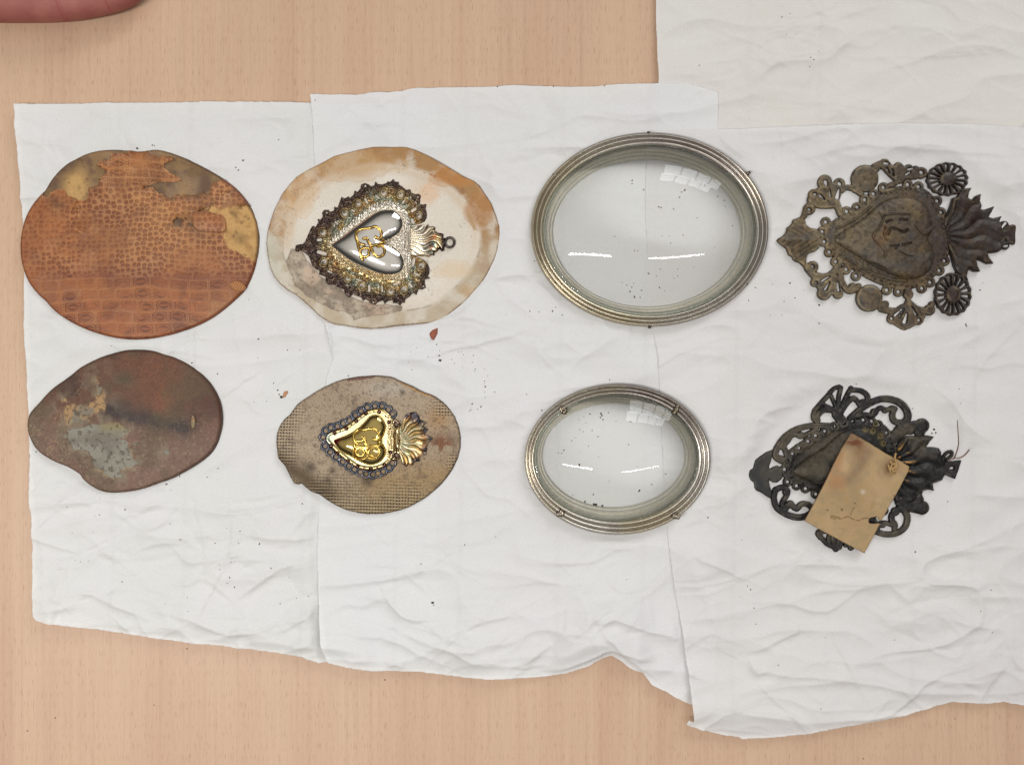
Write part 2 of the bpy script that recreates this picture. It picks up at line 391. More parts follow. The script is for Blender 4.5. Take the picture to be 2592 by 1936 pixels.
LEFT = [(42,268),(200,264),(400,261),(600,260),(790,262),(1108,262),(1108,1000),(1104,1676),(1000,1675),(830,1672),(812,1673),(790,1668),(778,1664),(768,1658),(700,1648),(640,1640),(590,1633),(500,1625),(400,1612),(300,1597),(200,1583),(135,1573),(100,1566),(92,1556),(90,1500),(86,1440),(85,1390),(84,1340),(78,1240),(76,1150),(74,1060),(70,900),(67,860),(64,760),(62,620),(58,520),(50,400)]
MID = [(787,241),(860,240),(905,243),(940,237),(990,237),(1020,234),(1040,228),(1055,225),(1200,223),(1270,221),(1300,218),(1380,222),(1480,223),(1560,218),(1660,214),(1740,214),(1780,224),(1815,236),(1816,330),(1816,900),(1812,1500),(1806,1788),(1778,1786),(1745,1778),(1728,1768),(1710,1760),(1690,1748),(1665,1738),(1650,1731),(1640,1718),(1625,1697),(1605,1692),(1590,1684),(1570,1668),(1545,1655),(1520,1666),(1490,1682),(1430,1702),(1380,1709),(1330,1712),(1230,1714),(1180,1712),(1130,1706),(1060,1695),(980,1693),(950,1694),(900,1686),(870,1681),(835,1674),(828,1666),(815,1620),(812,1580),(808,1490),(805,1400),(808,1300),(812,1250),(818,1100),(822,1000),(826,960),(836,930),(845,905),(841,890),(838,875),(832,840),(822,815),(812,760),(806,650),(800,480),(797,400),(793,320)]
RIGHT = [(1640,330),(1632,500),(1642,700),(1652,830),(1665,905),(1672,1050),(1680,1200),(1690,1370),(1700,1450),(1710,1510),(1722,1570),(1732,1640),(1740,1700),(1747,1760),(1752,1816),(1748,1817),(1737,1812),(1732,1822),(1745,1830),(1770,1839),(1830,1855),(1868,1861),(1874,1865),(1930,1864),(1980,1860),(2030,1853),(2090,1842),(2150,1832),(2260,1811),(2350,1790),(2380,1781),(2405,1773),(2450,1775),(2510,1777),(2535,1773),(2560,1778),(2592,1782),(2750,1792),(2750,322),(2592,326),(2500,318),(2400,315),(2200,318),(2050,322),(1900,328),(1820,330)]
UPPER = [(1657,-110),(1660,60),(1664,150),(1667,250),(1667,450),(2750,450),(2750,-110)]

FOOT = [((352,620),330,265),((316,1065),270,200),((968,603),320,255),((932,1125),258,200),((1647,579),330,270),((1565,1164),260,215),((2270,620),340,240),((2180,1190),310,240)]
def foot(x, y):
    f = np.zeros(x.shape)
    for (cx, cy), a, b in FOOT:
        q = np.hypot((x - cx) / a, (y - cy) / b); f = np.maximum(f, (1 - sm(.80, 1.02, q)) * (.78 if cx < 2000 else .9))
    return f
def Hc(x, y):
    return 0.25 + (1.3 * fbm(x, y, 420, 3, 2, 260) + 2.4 * fbm(x + .4 * y, y, 210, 4, 2, 95) ** 1.5 + 1.5 * np.clip(1 - np.abs(2 * fbm(x + .3 * y, y, 260, 9, 2, 110) - 1) * 2.6, 0, 1) ** 1.5) * (1 - foot(x, y))
q1 = cr(0, 1240, 900 / 2136); q2 = cr(780, 1300, 1000 / 2212); q3 = cr(1600, 1380, 992 / 2212); q4 = cr(1300, 0, 1292 / 2212); q5 = cr(560, 800, 760 / 2212); q6 = cr(560, 180, 740 / 2212)
FOLDS = {
 'L': [(q1([(860,350),(940,318),(1080,330)]),1.2,7),(q1([(1050,370),(1150,430),(1300,400),(1500,370)]),1.7,12),(q1([(1410,650),(1550,560),(1700,470),(1860,410)]),1.9,8),(q1([(480,590),(640,640),(780,720),(920,780)]),1.6,10),(q1([(1030,740),(1180,770),(1320,850),(1500,845),(1700,790),(1850,770)]),2.0,12),(q1([(1510,260),(1650,290),(1800,290),(1900,280)]),1.5,8),(q1([(1680,845),(1800,790),(1900,700)]),1.5,8),(q1([(210,470),(350,460),(500,440)]),.8,10),(q1([(230,720),(400,690),(560,600)]),1.2,14),(q1([(850,180),(960,210),(1100,60)]),1.0,9),(q1([(1020,560),(1150,560),(1270,440)]),1.0,7),(q1([(700,800),(850,850),(1100,830)]),.9,12),
       (q5([(20,590),(150,490),(270,410)]),1.1,5),(q5([(390,510),(540,420)]),.7,5),(q5([(0,170),(300,160),(740,90)]),.8,20),(q1([(1180,50),(1400,60),(1800,10)]),1.4,14)],
 'M': [(q2([(70,400),(250,380),(450,350),(600,310),(740,250)]),1.9,14),(q2([(70,580),(200,510),(330,500),(440,440)]),1.6,12),(q2([(430,440),(480,520),(560,580),(690,580)]),2.2,7),(q2([(520,655),(650,700),(800,760),(950,830),(1130,850)]),2.6,14),(q2([(90,650),(300,665),(450,695),(600,760),(750,830)]),2.0,14),(q2([(640,590),(800,660),(950,720),(1150,700),(1300,640),(1450,650),(1600,665),(1720,650)]),2.0,22),(q2([(1630,620),(1700,570),(1900,640),(2090,690)]),2.2,9),(q2([(1650,650),(1750,760),(1890,880)]),2.2,10),(q2([(1190,830),(1280,790),(1380,710)]),1.6,8),(q2([(450,840),(480,825),(530,850)]),1.5,8),(q2([(1350,870),(1550,810),(1690,750),(1860,800)]),2.2,7),(q2([(1520,640),(1600,560),(1690,500)]),1.8,12),(q2([(1650,340),(1750,430),(1850,420)]),1.0,10),(q2([(790,240),(860,300),(1000,330)]),.9,9),
       (q5([(790,80),(830,180),(830,290)]),1.3,5),(q5([(840,140),(1000,170),(1160,210),(1300,210)]),1.1,9),(q5([(1420,330),(1700,250),(2000,190),(2200,120)]),1.0,4),(q5([(1560,60),(1750,10),(1990,60)]),1.1,8),(q6([(1030,310),(1300,230),(1460,150)]),.9,14),(q6([(880,560),(1100,400),(1300,330)]),.5,16),(q5([(1640,330),(1760,480),(1700,640)]),.6,16),(q5([(1980,690),(2200,560)]),.5,9)],
 'R': [(q3([(330,50),(480,110),(630,190)]),1.4,7),(q3([(640,590),(760,560),(900,500),(940,490)]),1.6,8),(q3([(620,650),(720,700),(850,720),(1000,735),(1200,750),(1400,775),(1550,815),(1800,830),(2110,832)]),2.4,18),(q3([(840,110),(850,300),(880,430),(960,490)]),.9,16),(q3([(620,860),(800,835),(1000,905),(1200,910)]),1.3,12),(q3([(930,690),(1050,650),(1300,650),(1500,620),(1700,590)]),1.5,20),(q3([(650,620),(700,720),(760,690)]),1.6,7),(q3([(260,420),(480,410),(640,380)]),.9,14),(q3([(1820,760),(1950,720),(2080,700),(2212,780)]),1.4,14),(q3([(2120,480),(2130,640),(2200,700)]),1.3,10),(q3([(480,300),(490,520),(500,680)]),.7,14),(q3([(870,30),(1000,40),(1040,70)]),1.2,7),(q4([(900,590),(940,650),(1000,690)]),.9,7),(q4([(1250,690),(1500,640),(1850,660),(2150,680)]),1.3,10),(q4([(880,570),(1300,580),(1800,545),(2150,600)]),.9,20),(q3([(0,-230),(300,-200),(560,-260)]),.9,10),(q3([(1250,70),(1480,40),(1700,0)]),.7,12)],
 'U': [(q4([(1060,300),(1200,260),(1380,220),(1480,170)]),1.0,16),(q4([(1130,85),(1260,80),(1400,20)]),1.0,14),(q4([(1250,390),(1290,300),(1290,250)]),.8,10),(q4([(640,330),(800,330),(980,300)]),.7,18),(q4([(1150,440),(1400,450),(1700,500)]),.7,12),(q4([(1500,150),(1750,120),(2100,180)]),.7,18),(q4([(640,240),(900,180),(1200,150)]),.5,18)]}
def fold_h(x, y, folds):
    h = np.zeros(x.shape)
    wx0 = x + 14 * (fbm(x, y, 90, 71, 2) - .5) + 5 * (fbm(x, y, 22, 73, 2) - .5); wy0 = y + 14 * (fbm(x, y, 90, 72, 2) - .5) + 5 * (fbm(x, y, 22, 74, 2) - .5)
    for pts, A, w in folds:
        p = crv(pts, 3, False); n = len(p) - 1; R = w * 9
        k = np.nonzero((wx0 > p[:, 0].min() - R) & (wx0 < p[:, 0].max() + R) & (wy0 > p[:, 1].min() - R) & (wy0 < p[:, 1].max() + R))
        if len(k[0]) == 0: continue
        wx = wx0[k]; wy = wy0[k]
        best = np.full(wx.shape, 1e9); sg = np.zeros(wx.shape); uu = np.zeros(wx.shape)
        for i in range(n):
            (ax, ay), (bx, by) = p[i], p[i + 1]; ex, ey = bx - ax, by - ay
            t = np.clip(((wx - ax) * ex + (wy - ay) * ey) / (ex * ex + ey * ey + 1e-9), 0, 1)
            d = np.hypot(wx - ax - t * ex, wy - ay - t * ey); c = ex * (wy - ay) - ey * (wx - ax)
            m = d < best; best = np.where(m, d, best); sg = np.where(m, c, sg); uu = np.where(m, (i + t) / n, uu)
        W = np.where(sg > 0, w * 0.8, w * 3.0)
        d1 = np.sqrt(best ** 2 + 1.0)
        h[k] += A * np.exp(-d1 / W) * (0.2 + 0.8 * np.sin(np.pi * np.clip(uu, 0.02, .98)) ** .7)
    return h
def random_folds(poly, n, seed):
    r = random.Random(seed); p = np.array(poly); x0, y0, x1, y1 = max(p[:, 0].min(), 30), max(p[:, 1].min(), 0), min(p[:, 0].max(), 2600), p[:, 1].max(); out = []
    while len(out) < n:
        cx, cy = r.uniform(x0, x1), r.uniform(y0, y1)
        if r.random() > .5 + .5 * min(max((cy - 900) / 500, 0), 1): continue
        L = r.choice((50, 80, 120, 180, 260)) * r.uniform(.7, 1.3); a = r.gauss(-.12, .35) if r.random() < .75 else r.uniform(0, 3.14)
        if r.random() < .5: a += math.pi
        b = r.uniform(-.3, .3); pts = []
        for u in (-.5, -.17, .17, .5): pts.append((cx + L * u * math.cos(a + b * u), cy + L * u * math.sin(a + b * u) + L * .10 * r.uniform(-1, 1)))
        out.append((pts, r.uniform(.25, .85) * (L / 130) ** .45 * (.75 + .25 * min(max((cy - 700) / 700, 0), 1)), r.uniform(4, 13)))
    return out
def crumple(x, y, seed):
    wx = x + 60 * (fbm(x, y, 200, seed + 5, 2) - .5); wy = y + 60 * (fbm(x, y, 200, seed + 6, 2) - .5)
    ny = y + 0.16 * x
    r1 = 1 - np.abs(2 * fbm(wx, wy + .16 * wx, 330, seed, 2, 120) - 1) * 2.2
    r2 = 1 - np.abs(2 * vn(wx * .8 + wy * .6, wy * .8 - wx * .6, 150, seed + 9, 70) - 1)
    f1, f2, _ = worley(wx, wy * 1.5, 150, seed + 20)
    am = sm(.35, .7, fbm(x, y, 350, seed + 30, 2))
    return np.clip(r1, 0, 1) ** 3 * .8 * (.4 + am) + r2 ** 4 * .5 * am + (np.clip(f2 - f1, 0, 40) / 40) * .35 * am
def paper_own(key, x, y, seed):
    amt = 1.15 + .6 * sm(1150, 1500, y)
    if key == 'U': amt = .7 + 0 * y
    h = crumple(x, y, seed) * amt * 1.25 + fold_h(x, y, FOLDS[key] + RFOLDS[key]) * (1.25 if key == 'R' else 1.5)
    h = h + 0.10 * fbm(x, y, 24, seed + 40, 3)
    if key in HEM:                                     # the lower edge lifts off the table and rolls over
        pts, A, w0, w1 = HEM[key]; db = -stroke(x, y, pts, 0)
        md = .25 + 1.1 * sm(.3, .7, fbm(x, y * .2, 170, seed + 50, 2))
        e0 = 26 + 44 * fbm(x, y * .2, 240, seed + 51, 2)
        h = h + A * md * np.exp(-((db - e0) / np.where(db < e0, w0, w1 * (.6 + .8 * fbm(x, y * .3, 200, seed + 52, 2)))) ** 2)
    return np.maximum(h, 0) * (1 - foot(x, y))
RFOLDS = {'L': random_folds(LEFT, 120, 1), 'M': random_folds(MID, 130, 2), 'R': random_folds(RIGHT, 120, 3), 'U': random_folds(UPPER, 45, 4)}
for i_, k_ in enumerate('LMRU'):
    RFOLDS[k_] += [(p_, a_ * .5, 1.8 + w_ * .20) for p_, a_, w_ in random_folds({'L': LEFT, 'M': MID, 'R': RIGHT, 'U': UPPER}[k_], 170 if k_ != 'U' else 60, 11 + i_)]
HEM = {'L': ([(92,1556),(250,1590),(400,1612),(590,1633),(770,1660)], 1.3, 26, 70),
       'M': ([(835,1674),(950,1694),(1060,1695),(1230,1714),(1430,1702),(1545,1655),(1625,1697),(1745,1778)], 3.4, 30, 85),
       'R': ([(1760,1836),(1870,1862),(2030,1853),(2260,1811),(2405,1773),(2592,1782)], 2.7, 44, 80)}
ABOVE = {'L': [MID], 'M': [RIGHT], 'R': [], 'U': [RIGHT, MID]}
BASE = {'U': .25, 'L': .40, 'M': .60, 'R': .80}
POLY = {'L': LEFT, 'M': MID, 'R': RIGHT, 'U': UPPER}
def paper_z(key, x, y, seed):
    own = paper_own(key, x, y, seed)
    for p in ABOVE[key]: own = own * (1 - sm(-26, 4, psdf(p, x, y)))
    z = BASE[key] + Hc(x, y) + own
    if key in 'LMU':                                   # sheets press flat where two lie together
        pass
    return z
SHEETS = [
 ('U','white tissue sheet at the upper right corner, lying under the others',[1880,2060],((213,209,203),(214,211,207)),41),
 ('L','white tissue sheet under the two leather ovals, along the left edge',[298,478,775],((211,212,209),(215,214,213)),42),
 ('M','white tissue sheet under the heart plaques, wavy lower edge beside the wood',[1010,1172,1416,1632],((214,214,212),(214,213,213)),43),
 ('R','white tissue sheet under the two dark pierced plaques, with torn lower corner',[1860,2310,2460],((210,207,206),(213,211,209)),44)]
for key, lab, seams, tint, seed in SHEETS:
    poly = np.array(POLY[key], float); org = Org(CX, CY, 0, 1.5)
    res = 3.15
    def sdf(x, y, p=poly):
        return psdf(p, x, y) + 1.6 * (fbm(x, y, 9, 5, 2) - .5) + 2.5 * (fbm(x, y, 50, 6, 2) - .5)
    o = sdf_mesh('tissue_sheet', sdf, lambda x, y, d, k=key, s=seed: paper_z(k, x, y, s),
                 const((.7, .7, .7)), paper_mat('white_tissue_' + key.lower(), seams, tint), bb(poly), res, org,
                 zb=lambda x, y, k=key, s=seed: paper_z(k, x, y, s) - .19)
    tag(o, lab, 'tissue paper', 'tissue sheets laid over the table')
def top_z(x, y):                                       # height of the topmost sheet
    x = np.atleast_1d(np.asarray(x, float)); y = np.atleast_1d(np.asarray(y, float)); z = np.zeros(x.shape)
    for key, _, _, _, seed in SHEETS:
        m = psdf(POLY[key], x, y) > 0
        z = np.where(m, np.maximum(z, paper_z(key, x, y, seed)), z)
    return z

# ------------------------------------------------------------------ the two leather-covered oval boards
def edge_round(d, r): return np.sqrt(np.clip(1 - (1 - np.minimum(d / r, 1)) ** 2, 0, 1))
OV1 = crv(c1([(1035,130),(960,122),(850,118),(740,130),(650,158),(570,197),(510,235),(450,290),(400,350),(370,400),(345,440),(310,475),(260,535),(215,610),(185,690),(165,780),(158,860),(162,950),(178,1030),(205,1110),(245,1180),(300,1245),(360,1300),(390,1335),(450,1390),(540,1450),(640,1500),(760,1545),(880,1575),(1000,1590),(1120,1590),(1230,1575),(1340,1550),(1450,1515),(1560,1470),(1660,1415),(1760,1340),(1840,1270),(1900,1210),(1940,1140),(1970,1060),(1990,980),(2003,890),(2008,800),(2000,710),(1975,630),(1940,560),(1900,500),(1850,440),(1780,380),(1700,325),(1600,265),(1500,215),(1400,170),(1300,135),(1220,118),(1170,120),(1120,130),(1075,133)]), 3)
MISS = [c1(p) for p in (
 [(340,450),(345,490),(380,490),(410,455),(440,440),(510,435),(540,480),(600,515),(650,525),(690,510),(695,420),(780,405),(790,360),(840,310),(845,285),(810,270),(765,255),(785,215),(855,215),(870,200),(880,160),(980,150),(1010,160),(1020,100),(500,100),(330,400)],
 [(1130,100),(1150,150),(1300,190),(1340,190),(1350,210),(1290,230),(1275,265),(1310,290),(1330,320),(1420,350),(1410,370),(1300,380),(1210,380),(1140,410),(1140,425),(1200,420),(1250,470),(1330,505),(1390,470),(1410,490),(1440,480),(1480,490),(1500,470),(1550,495),(1580,460),(1625,465),(1635,430),(1660,390),(1750,365),(1600,200),(1400,100)],
 [(1620,600),(1650,560),(1720,585),(1800,570),(1920,555),(1990,600),(2040,750),(2030,900),(2000,1000),(1900,945),(1840,905),(1790,890),(1760,840),(1750,760),(1752,660),(1725,632),(1640,610)],
 [(1350,670),(1395,655),(1425,665),(1410,700),(1420,725),(1360,718)])]
SLITS = [(c1([(1745,755),(1757,830),(1785,885)]), 4.2), (c1([(1135,418),(1215,408)]), 2.6), (c1([(1560,602),(1620,580),(1655,555)]), 2.0), (c1([(1480,700),(1515,720),(1540,750)]), 3.0), (c1([(600,530),(630,600),(625,650)]), 1.2), (c1([(605,740),(650,770)]), 1.0), (c1([(1740,465),(1790,440)]), 1.0), (c1([(1455,660),(1490,675)]), 1.5)]
org1 = Org(352, 620, 0.80, 3)
root = empty('leather_oval', org1, 'large orange-brown crocodile-embossed leather oval, its covering torn away in patches', 'leather oval', 'leather-covered ovals')
def z_board1(x, y, d): return 0.9 + 2.8 * edge_round(d, 9) + 1.6 * (1 - np.exp(-d / 90))
def col_board1(x, y, d):
    n = fbm(x, y, 60, 11, 4); n2 = fbm(x, y, 14, 12, 3)
    tan = K(178, 140, 88); yel = K(172, 136, 86); dk = K(104, 82, 56); grey = K(112, 96, 76)
    a = mix(K(96, 73, 56), K(120, 97, 76), sm(.35, .65, n)); a = mix(a, K(142, 112, 74), sm(.5, .68, fbm(x, y, 42, 54, 4)) * .6)                  # upper patches: soaked dark board
    cl = np.exp(-(((x - 197) / 34) ** 2 + ((y - 475) / 46) ** 2) * 0.9)
    a = mix(a, yel, np.clip(cl * 1.4 + (n - .5), 0, 1))
    a = mix(a, K(120, 95, 58), sm(.55, .7, fbm(x, y, 26, 13, 3)) * .5)
    r = mix(tan, K(150, 112, 66), sm(.4, .75, n2) * .7)
    r = mix(r, K(128, 100, 62), np.exp(-(((x - 610) / 16) ** 2 + ((y - 605) / 15) ** 2)) * .8)
    c = mix(a, r, sm(500, 530, x) * sm(495, 515, y))
    c = mix(c, K(84, 62, 42), sm(.68, .78, fbm(x, y, 12, 15, 3)) * .5)
    return mix(K(70, 42, 26), c, sm(0, 9, d) * .85 + .15)
sdf_mesh('board', lambda x, y: psdf(OV1, x, y) + .8 * (fbm(x, y, 12, 8, 2) - .5), z_board1, col_board1, m_board, bb(OV1), 2.0, org1, 0, root)
def miss1(x, y):
    m = U(*[psdf(p, x, y) for p in MISS]) + 9 * (fbm(x, y, 13, 21, 4) - .5) + 2.5 * (vn(x, y, 3, 25) - .5)
    for p, r in SLITS: m = U(m, stroke(x, y, p, r, r * .5) + 1.6 * (fbm(x, y, 6, 22, 2) - .5))
    return m
def emboss(x, y, mode='full'):
    # pebbles between rows of big rectangular scales; returns height and line darkness, fill
    wx = x + 24 * (fbm(x, y, 130, 31, 2) - .5) + 4 * (fbm(x, y, 22, 38, 2) - .5); wy = y + 24 * (fbm(x, y, 130, 32, 2) - .5) + 4 * (fbm(x, y, 22, 39, 2) - .5)
    f1, f2, idv = worley(wx, wy * 1.1, 14.2, 33, .55)
    rad = 3.4 + 2.6 * idv
    eb = np.minimum(rad - f1, (f2 - f1) * .5 - 1.5); ring = np.exp(-((eb - .3) / 1.0) ** 2); fill = sm(-.2, 1.0, eb); net = 1 - sm(.4, 2.6, f2 - f1)
    hp = fill * 1.0 - ring * .4; lines_p = ring * .75; fill_p = fill * (.25 + .5 * vn(x, y, 40, 35))
    def rect(x0, y0, pw, ph):
        v = (wy - y0) / ph; u = (wx - x0) / pw + .13 * np.sin(np.floor(v + .5) * 2.3 + x0) + .05 * np.sin(np.floor(v + .5) * 5.1); cu = u - np.floor(u + .5); cv = v - np.floor(v + .5)
        ox = np.abs(cu) / .40; oy = np.abs(cv) / .40
        o = (ox ** 4 + oy ** 4) ** .25; outl = np.exp(-((o - 1) / .10) ** 2)
        le = np.abs(cv) / (.23 * np.clip(1 - (cu / .36) ** 2, 0.02, 1)); lens = np.exp(-((le - 1) / .35) ** 2) * (np.abs(cu) < .36)
        cen = (le < 1) * (np.abs(cu) < .33)
        dots = np.exp(-((np.abs(cu) - .5) / .028) ** 2) * (.5 + .5 * np.sin(wy * .9))
        side = np.exp(-((ox - 1.0) / .06) ** 2) * (oy < 1)
        dk = np.clip(outl * .38 * (.5 + vn(x, y, 14, 57)) + lens * 1.0 + dots * .8 + side * .4, 0, 1)
        h = (o < 1) * .8 - dk * .7
        return h, dk, cen * .35 + (o < 1) * .1
    hr, dr, fr = rect(321, 721, 48.4, 28.6); ht, dt, ft = rect(305, 419, 48.4, 23.0)
    wob = 34 * (fbm(x, y, 46, 37, 3) - .5)
    low = sm(-4, 4, y + wob - 703) if mode == 'full' else 0 * x
    up = (sm(-3, 3, 476 - y) * sm(-3, 3, x - 268) * sm(-3, 3, 436 - x)) if mode == 'full' else 0 * x
    h = hp * (1 - low) * (1 - up) + hr * low + ht * up
    return h, lines_p * (1 - low) * (1 - up) + dr * low + dt * up, fill_p * (1 - low) * (1 - up) + fr * low + ft * up
def z_leather1(x, y, d):
    h, dk, f = emboss(x, y)
    m = miss1(x, y)
    curl = 1.3 * np.exp(np.minimum(m, 0) / 4.5)
    e_ = psdf(OV1, x, y)
    return z_board1(x, y, np.maximum(e_, 0)) + .30 + .09 * h + curl * sm(.5, .62, fbm(x, y, 45, 28, 2)) + .15 * fbm(x, y, 20, 29, 2)
def col_leather1(x, y, d):
    h, dk, f = emboss(x, y)
    n = fbm(x, y, 120, 41, 3); n2 = fbm(x, y, 36, 42, 3); n3 = fbm(x, y, 8, 43, 2)
    base = mix(K(158, 98, 56), K(172, 113, 67), n)
    tan = K(186, 138, 92)
    tmask = np.clip(np.exp(-(((x - 430) / 135) ** 2 + ((y - 555) / 95) ** 2)) * 1.15 + np.exp(-(((x - 345) / 85) ** 2 + ((y - 450) / 60) ** 2)) * .9 + np.exp(-(((x - 560) / 40) ** 2 + ((y - 790) / 40) ** 2)) + np.exp(-(((x - 560) / 40) ** 2 + ((y - 490) / 40) ** 2)) * .8, 0, 1)
    c = mix(base, tan, tmask * (.55 + .6 * (n2 - .3)))
    red = np.exp(-((y - 700 - .05 * (x - 350)) / 26) ** 2) * sm(60, 180, x) * sm(.3, .5, n2 + .1)
    c = mix(c, K(128, 72, 48), red * .7)
    lft = 1 - sm(60, 200, x - 25 * (n - .5) * 4)
    c = mix(c, K(140, 82, 50), lft * .65)
    c = mix(c, K(160, 94, 54), sm(735, 800, y) * (1 - sm(480, 560, x)) * .6)
    c = mix(c, K(120, 68, 40), sm(.56, .72, n2) * .5)
    c = mix(c, K(146, 106, 84), sm(.6, .72, fbm(x, y, 50, 46, 3)) * .3)      # bloom
    c = mix(c, K(92, 60, 40), np.exp(-(((x - 152) / 26) ** 2 + ((y - 520) / 26) ** 2)) * .75 * (.4 + n3))
    c = mix(c, K(100, 66, 52), np.exp(-(((x - 360) / 22) ** 2 + ((y - 545) / 30) ** 2)) * .4)
    wear = .18 + .82 * sm(.36, .64, fbm(x, y, 60, 47, 4) + .12 * tmask)
    wear = wear * (.45 + .55 * sm(70, 170, x)); f = f * wear; dk = dk * wear
    c = c * (0.70 + 0.34 * fbm(x, y, 150, 48, 3))[..., None]
    c = mix(c, K(112, 70, 48), sm(.52, .70, fbm(x, y, 95, 49, 4)) * .45)
    c = mix(c, K(190, 148, 108), sm(.60, .74, fbm(x, y, 48, 50, 4)) * .40 * (.4 + tmask))
    c = mix(c, K(122, 66, 34), np.clip(f * 1.35, 0, 1) * (.9 - .25 * tmask))
    c = mix(c, K(78, 42, 24), np.clip(dk, 0, 1) * (.92 - .15 * tmask))
    wf1, wf2, _w = worley(x + 24 * (fbm(x, y, 130, 31, 2) - .5) + 4 * (fbm(x, y, 22, 38, 2) - .5), (y + 24 * (fbm(x, y, 130, 32, 2) - .5) + 4 * (fbm(x, y, 22, 39, 2) - .5)) * 1.1, 14.2, 33, .55)
    c = mix(c, K(200, 150, 100), (1 - sm(.5, 3.0, wf2 - wf1)) * (1 - sm(698, 706, y)) * (.15 + .30 * tmask) * wear)
    c = mix(c, K(206, 160, 112), (1 - sm(.2, .9, np.abs(h - .0) * 3)) * (1 - dk) * .12)
    m = miss1(x, y); near = np.exp(np.minimum(m, 0) / 16) * sm(.38, .66, fbm(x, y, 24, 53, 3))
    c = mix(c, K(104, 76, 54), near * .65); c = mix(c, K(200, 152, 106), np.exp(np.minimum(m, 0) / 1.8) * .6 * sm(.35, .55, n2))
    e_ = np.maximum(psdf(OV1, x, y), 0)
    c = c * np.array([.86, .77, .69])
    return mix(K(92, 44, 24), c, sm(0, 10, e_) * .8 + .2)
sdf_mesh('leather_cover', lambda x, y: np.minimum(psdf(OV1, x, y) - .3, -miss1(x, y)), z_leather1, col_leather1, m_leather, bb(OV1), 1.25, org1,
         lambda x, y: z_board1(x, y, np.maximum(psdf(OV1, x, y), 0)) - .1, root)
# a torn loose flap of leather at the right and the wrinkled snag at the lower right
fl = crv(c1([(1510,620),(1580,605),(1680,630),(1740,655),(1758,700),(1752,755),(1690,765),(1620,760),(1545,750),(1500,690)]), 3)
sdf_mesh('leather_flap', lambda x, y: psdf(fl, x, y) + 2 * (fbm(x, y, 7, 51, 2) - .5), lambda x, y, d: z_board1(x, y, 300 + 0 * d) + .55 + .9 * edge_round(d, 26) + .09 * emboss(x, y)[0],
         lambda x, y, d: mix(col_leather1(x, y, d), K(146, 88, 56), .3 + 0 * d), m_leather, bb(fl), 1.3, org1, lambda x, y: 4.4 + 0 * x, root)
sn = crv(c1([(1790,1170),(1830,1140),(1880,1150),(1910,1185),(1890,1215),(1830,1215)]), 3)
sdf_mesh('leather_snag', lambda x, y: psdf(sn, x, y), lambda x, y, d: 5.0 + .9 * edge_round(d, 10) + .35 * np.sin((x + y * .6) * .9),
         lambda x, y, d: mix(K(132, 84, 48), K(176, 124, 78), .5 + .5 * np.sin((x + y * .6) * .9)), m_leather, bb(sn), 1.3, org1, 4.0, root)

OV2 = crv(c2([(1200,97),(1080,105),(960,135),(850,170),(740,220),(640,275),(560,340),(480,400),(400,455),(320,525),(230,625),(170,690),(130,750),(113,840),(122,920),(150,1000),(190,1070),(240,1125),(320,1180),(420,1230),(510,1265),(590,1310),(640,1345),(670,1390),(740,1450),(830,1500),(930,1523),(1030,1523),(1150,1508),(1280,1480),(1420,1430),(1560,1380),(1690,1310),(1800,1245),(1890,1180),(1960,1110),(2010,1020),(2035,940),(2052,850),(2055,770),(2045,670),(2020,580),(1975,490),(1910,400),(1830,320),(1730,245),(1610,185),(1480,135),(1340,103)]), 3)
P_GREY = c2([(545,880),(740,850),(880,815),(1010,830),(1110,870),(1150,900),(1080,985),(1140,1020),(1150,1100),(1180,1180),(1240,1220),(1160,1260),(1060,1310),(1090,1350),(1000,1365),(930,1350),(880,1290),(800,1255),(780,1190),(740,1120),(620,1110),(560,1060),(540,980)])
P_FLAKE = c2([(430,690),(530,660),(620,640),(720,660),(730,600),(800,590),(780,500),(770,420),(800,360),(850,370),(900,500),(900,620),(930,690),(860,720),(740,830),(680,840),(560,850),(500,780)])
org2 = Org(316, 1065, 0.80, 3.5)
root2 = empty('leather_oval', org2, 'small dark brown egg-shaped leather oval with a grey-green bare patch', 'leather oval', 'leather-covered ovals')
def z_b2(x, y, d): return .9 + 3.2 * edge_round(d, 9) + 2.0 * (1 - np.exp(-d / 80))
def miss2(x, y):
    a = psdf(P_GREY, x, y) + 16 * (fbm(x, y, 17, 61, 4) - .5) + 3 * (vn(x, y, 3, 69) - .5)
    b = psdf(P_FLAKE, x, y) * .6 - 5 + 26 * (fbm(x, y, 16, 62, 4) - .48)
    c = disc(x, y, (425, 1144), 7) + 5 * (fbm(x, y, 8, 63, 2) - .5)
    d = U(disc(x, y, (348, 1122), 5), disc(x, y, (170, 1104), 6), disc(x, y, (168, 1012), 5)) + 6 * (fbm(x, y, 7, 64, 2) - .5)
    return U(a, b, c, d)
def col_b2(x, y, d):
    n = fbm(x, y, 30, 65, 4); g = mix(K(128, 123, 110), K(108, 102, 90), sm(.35, .7, n))
    g = mix(g, K(128, 114, 74), np.exp(-((y - 1078) / 14) ** 2) * sm(240, 280, x) * .7)
    fl_ = mix(K(150, 120, 84), K(118, 108, 92), sm(.4, .6, fbm(x, y, 18, 66, 3)))
    c = mix(fl_, g, sm(1062, 1074, y))
    c = mix(c, K(62, 52, 42), sm(.62, .72, fbm(x, y, 7, 67, 2)) * .6)
    return mix(K(58, 42, 32), c, sm(0, 8, d) * .8 + .2)
sdf_mesh('board', lambda x, y: psdf(OV2, x, y) + .8 * (fbm(x, y, 9, 68, 2) - .5), z_b2, col_b2, m_board, bb(OV2), 2.0, org2, 0, root2)
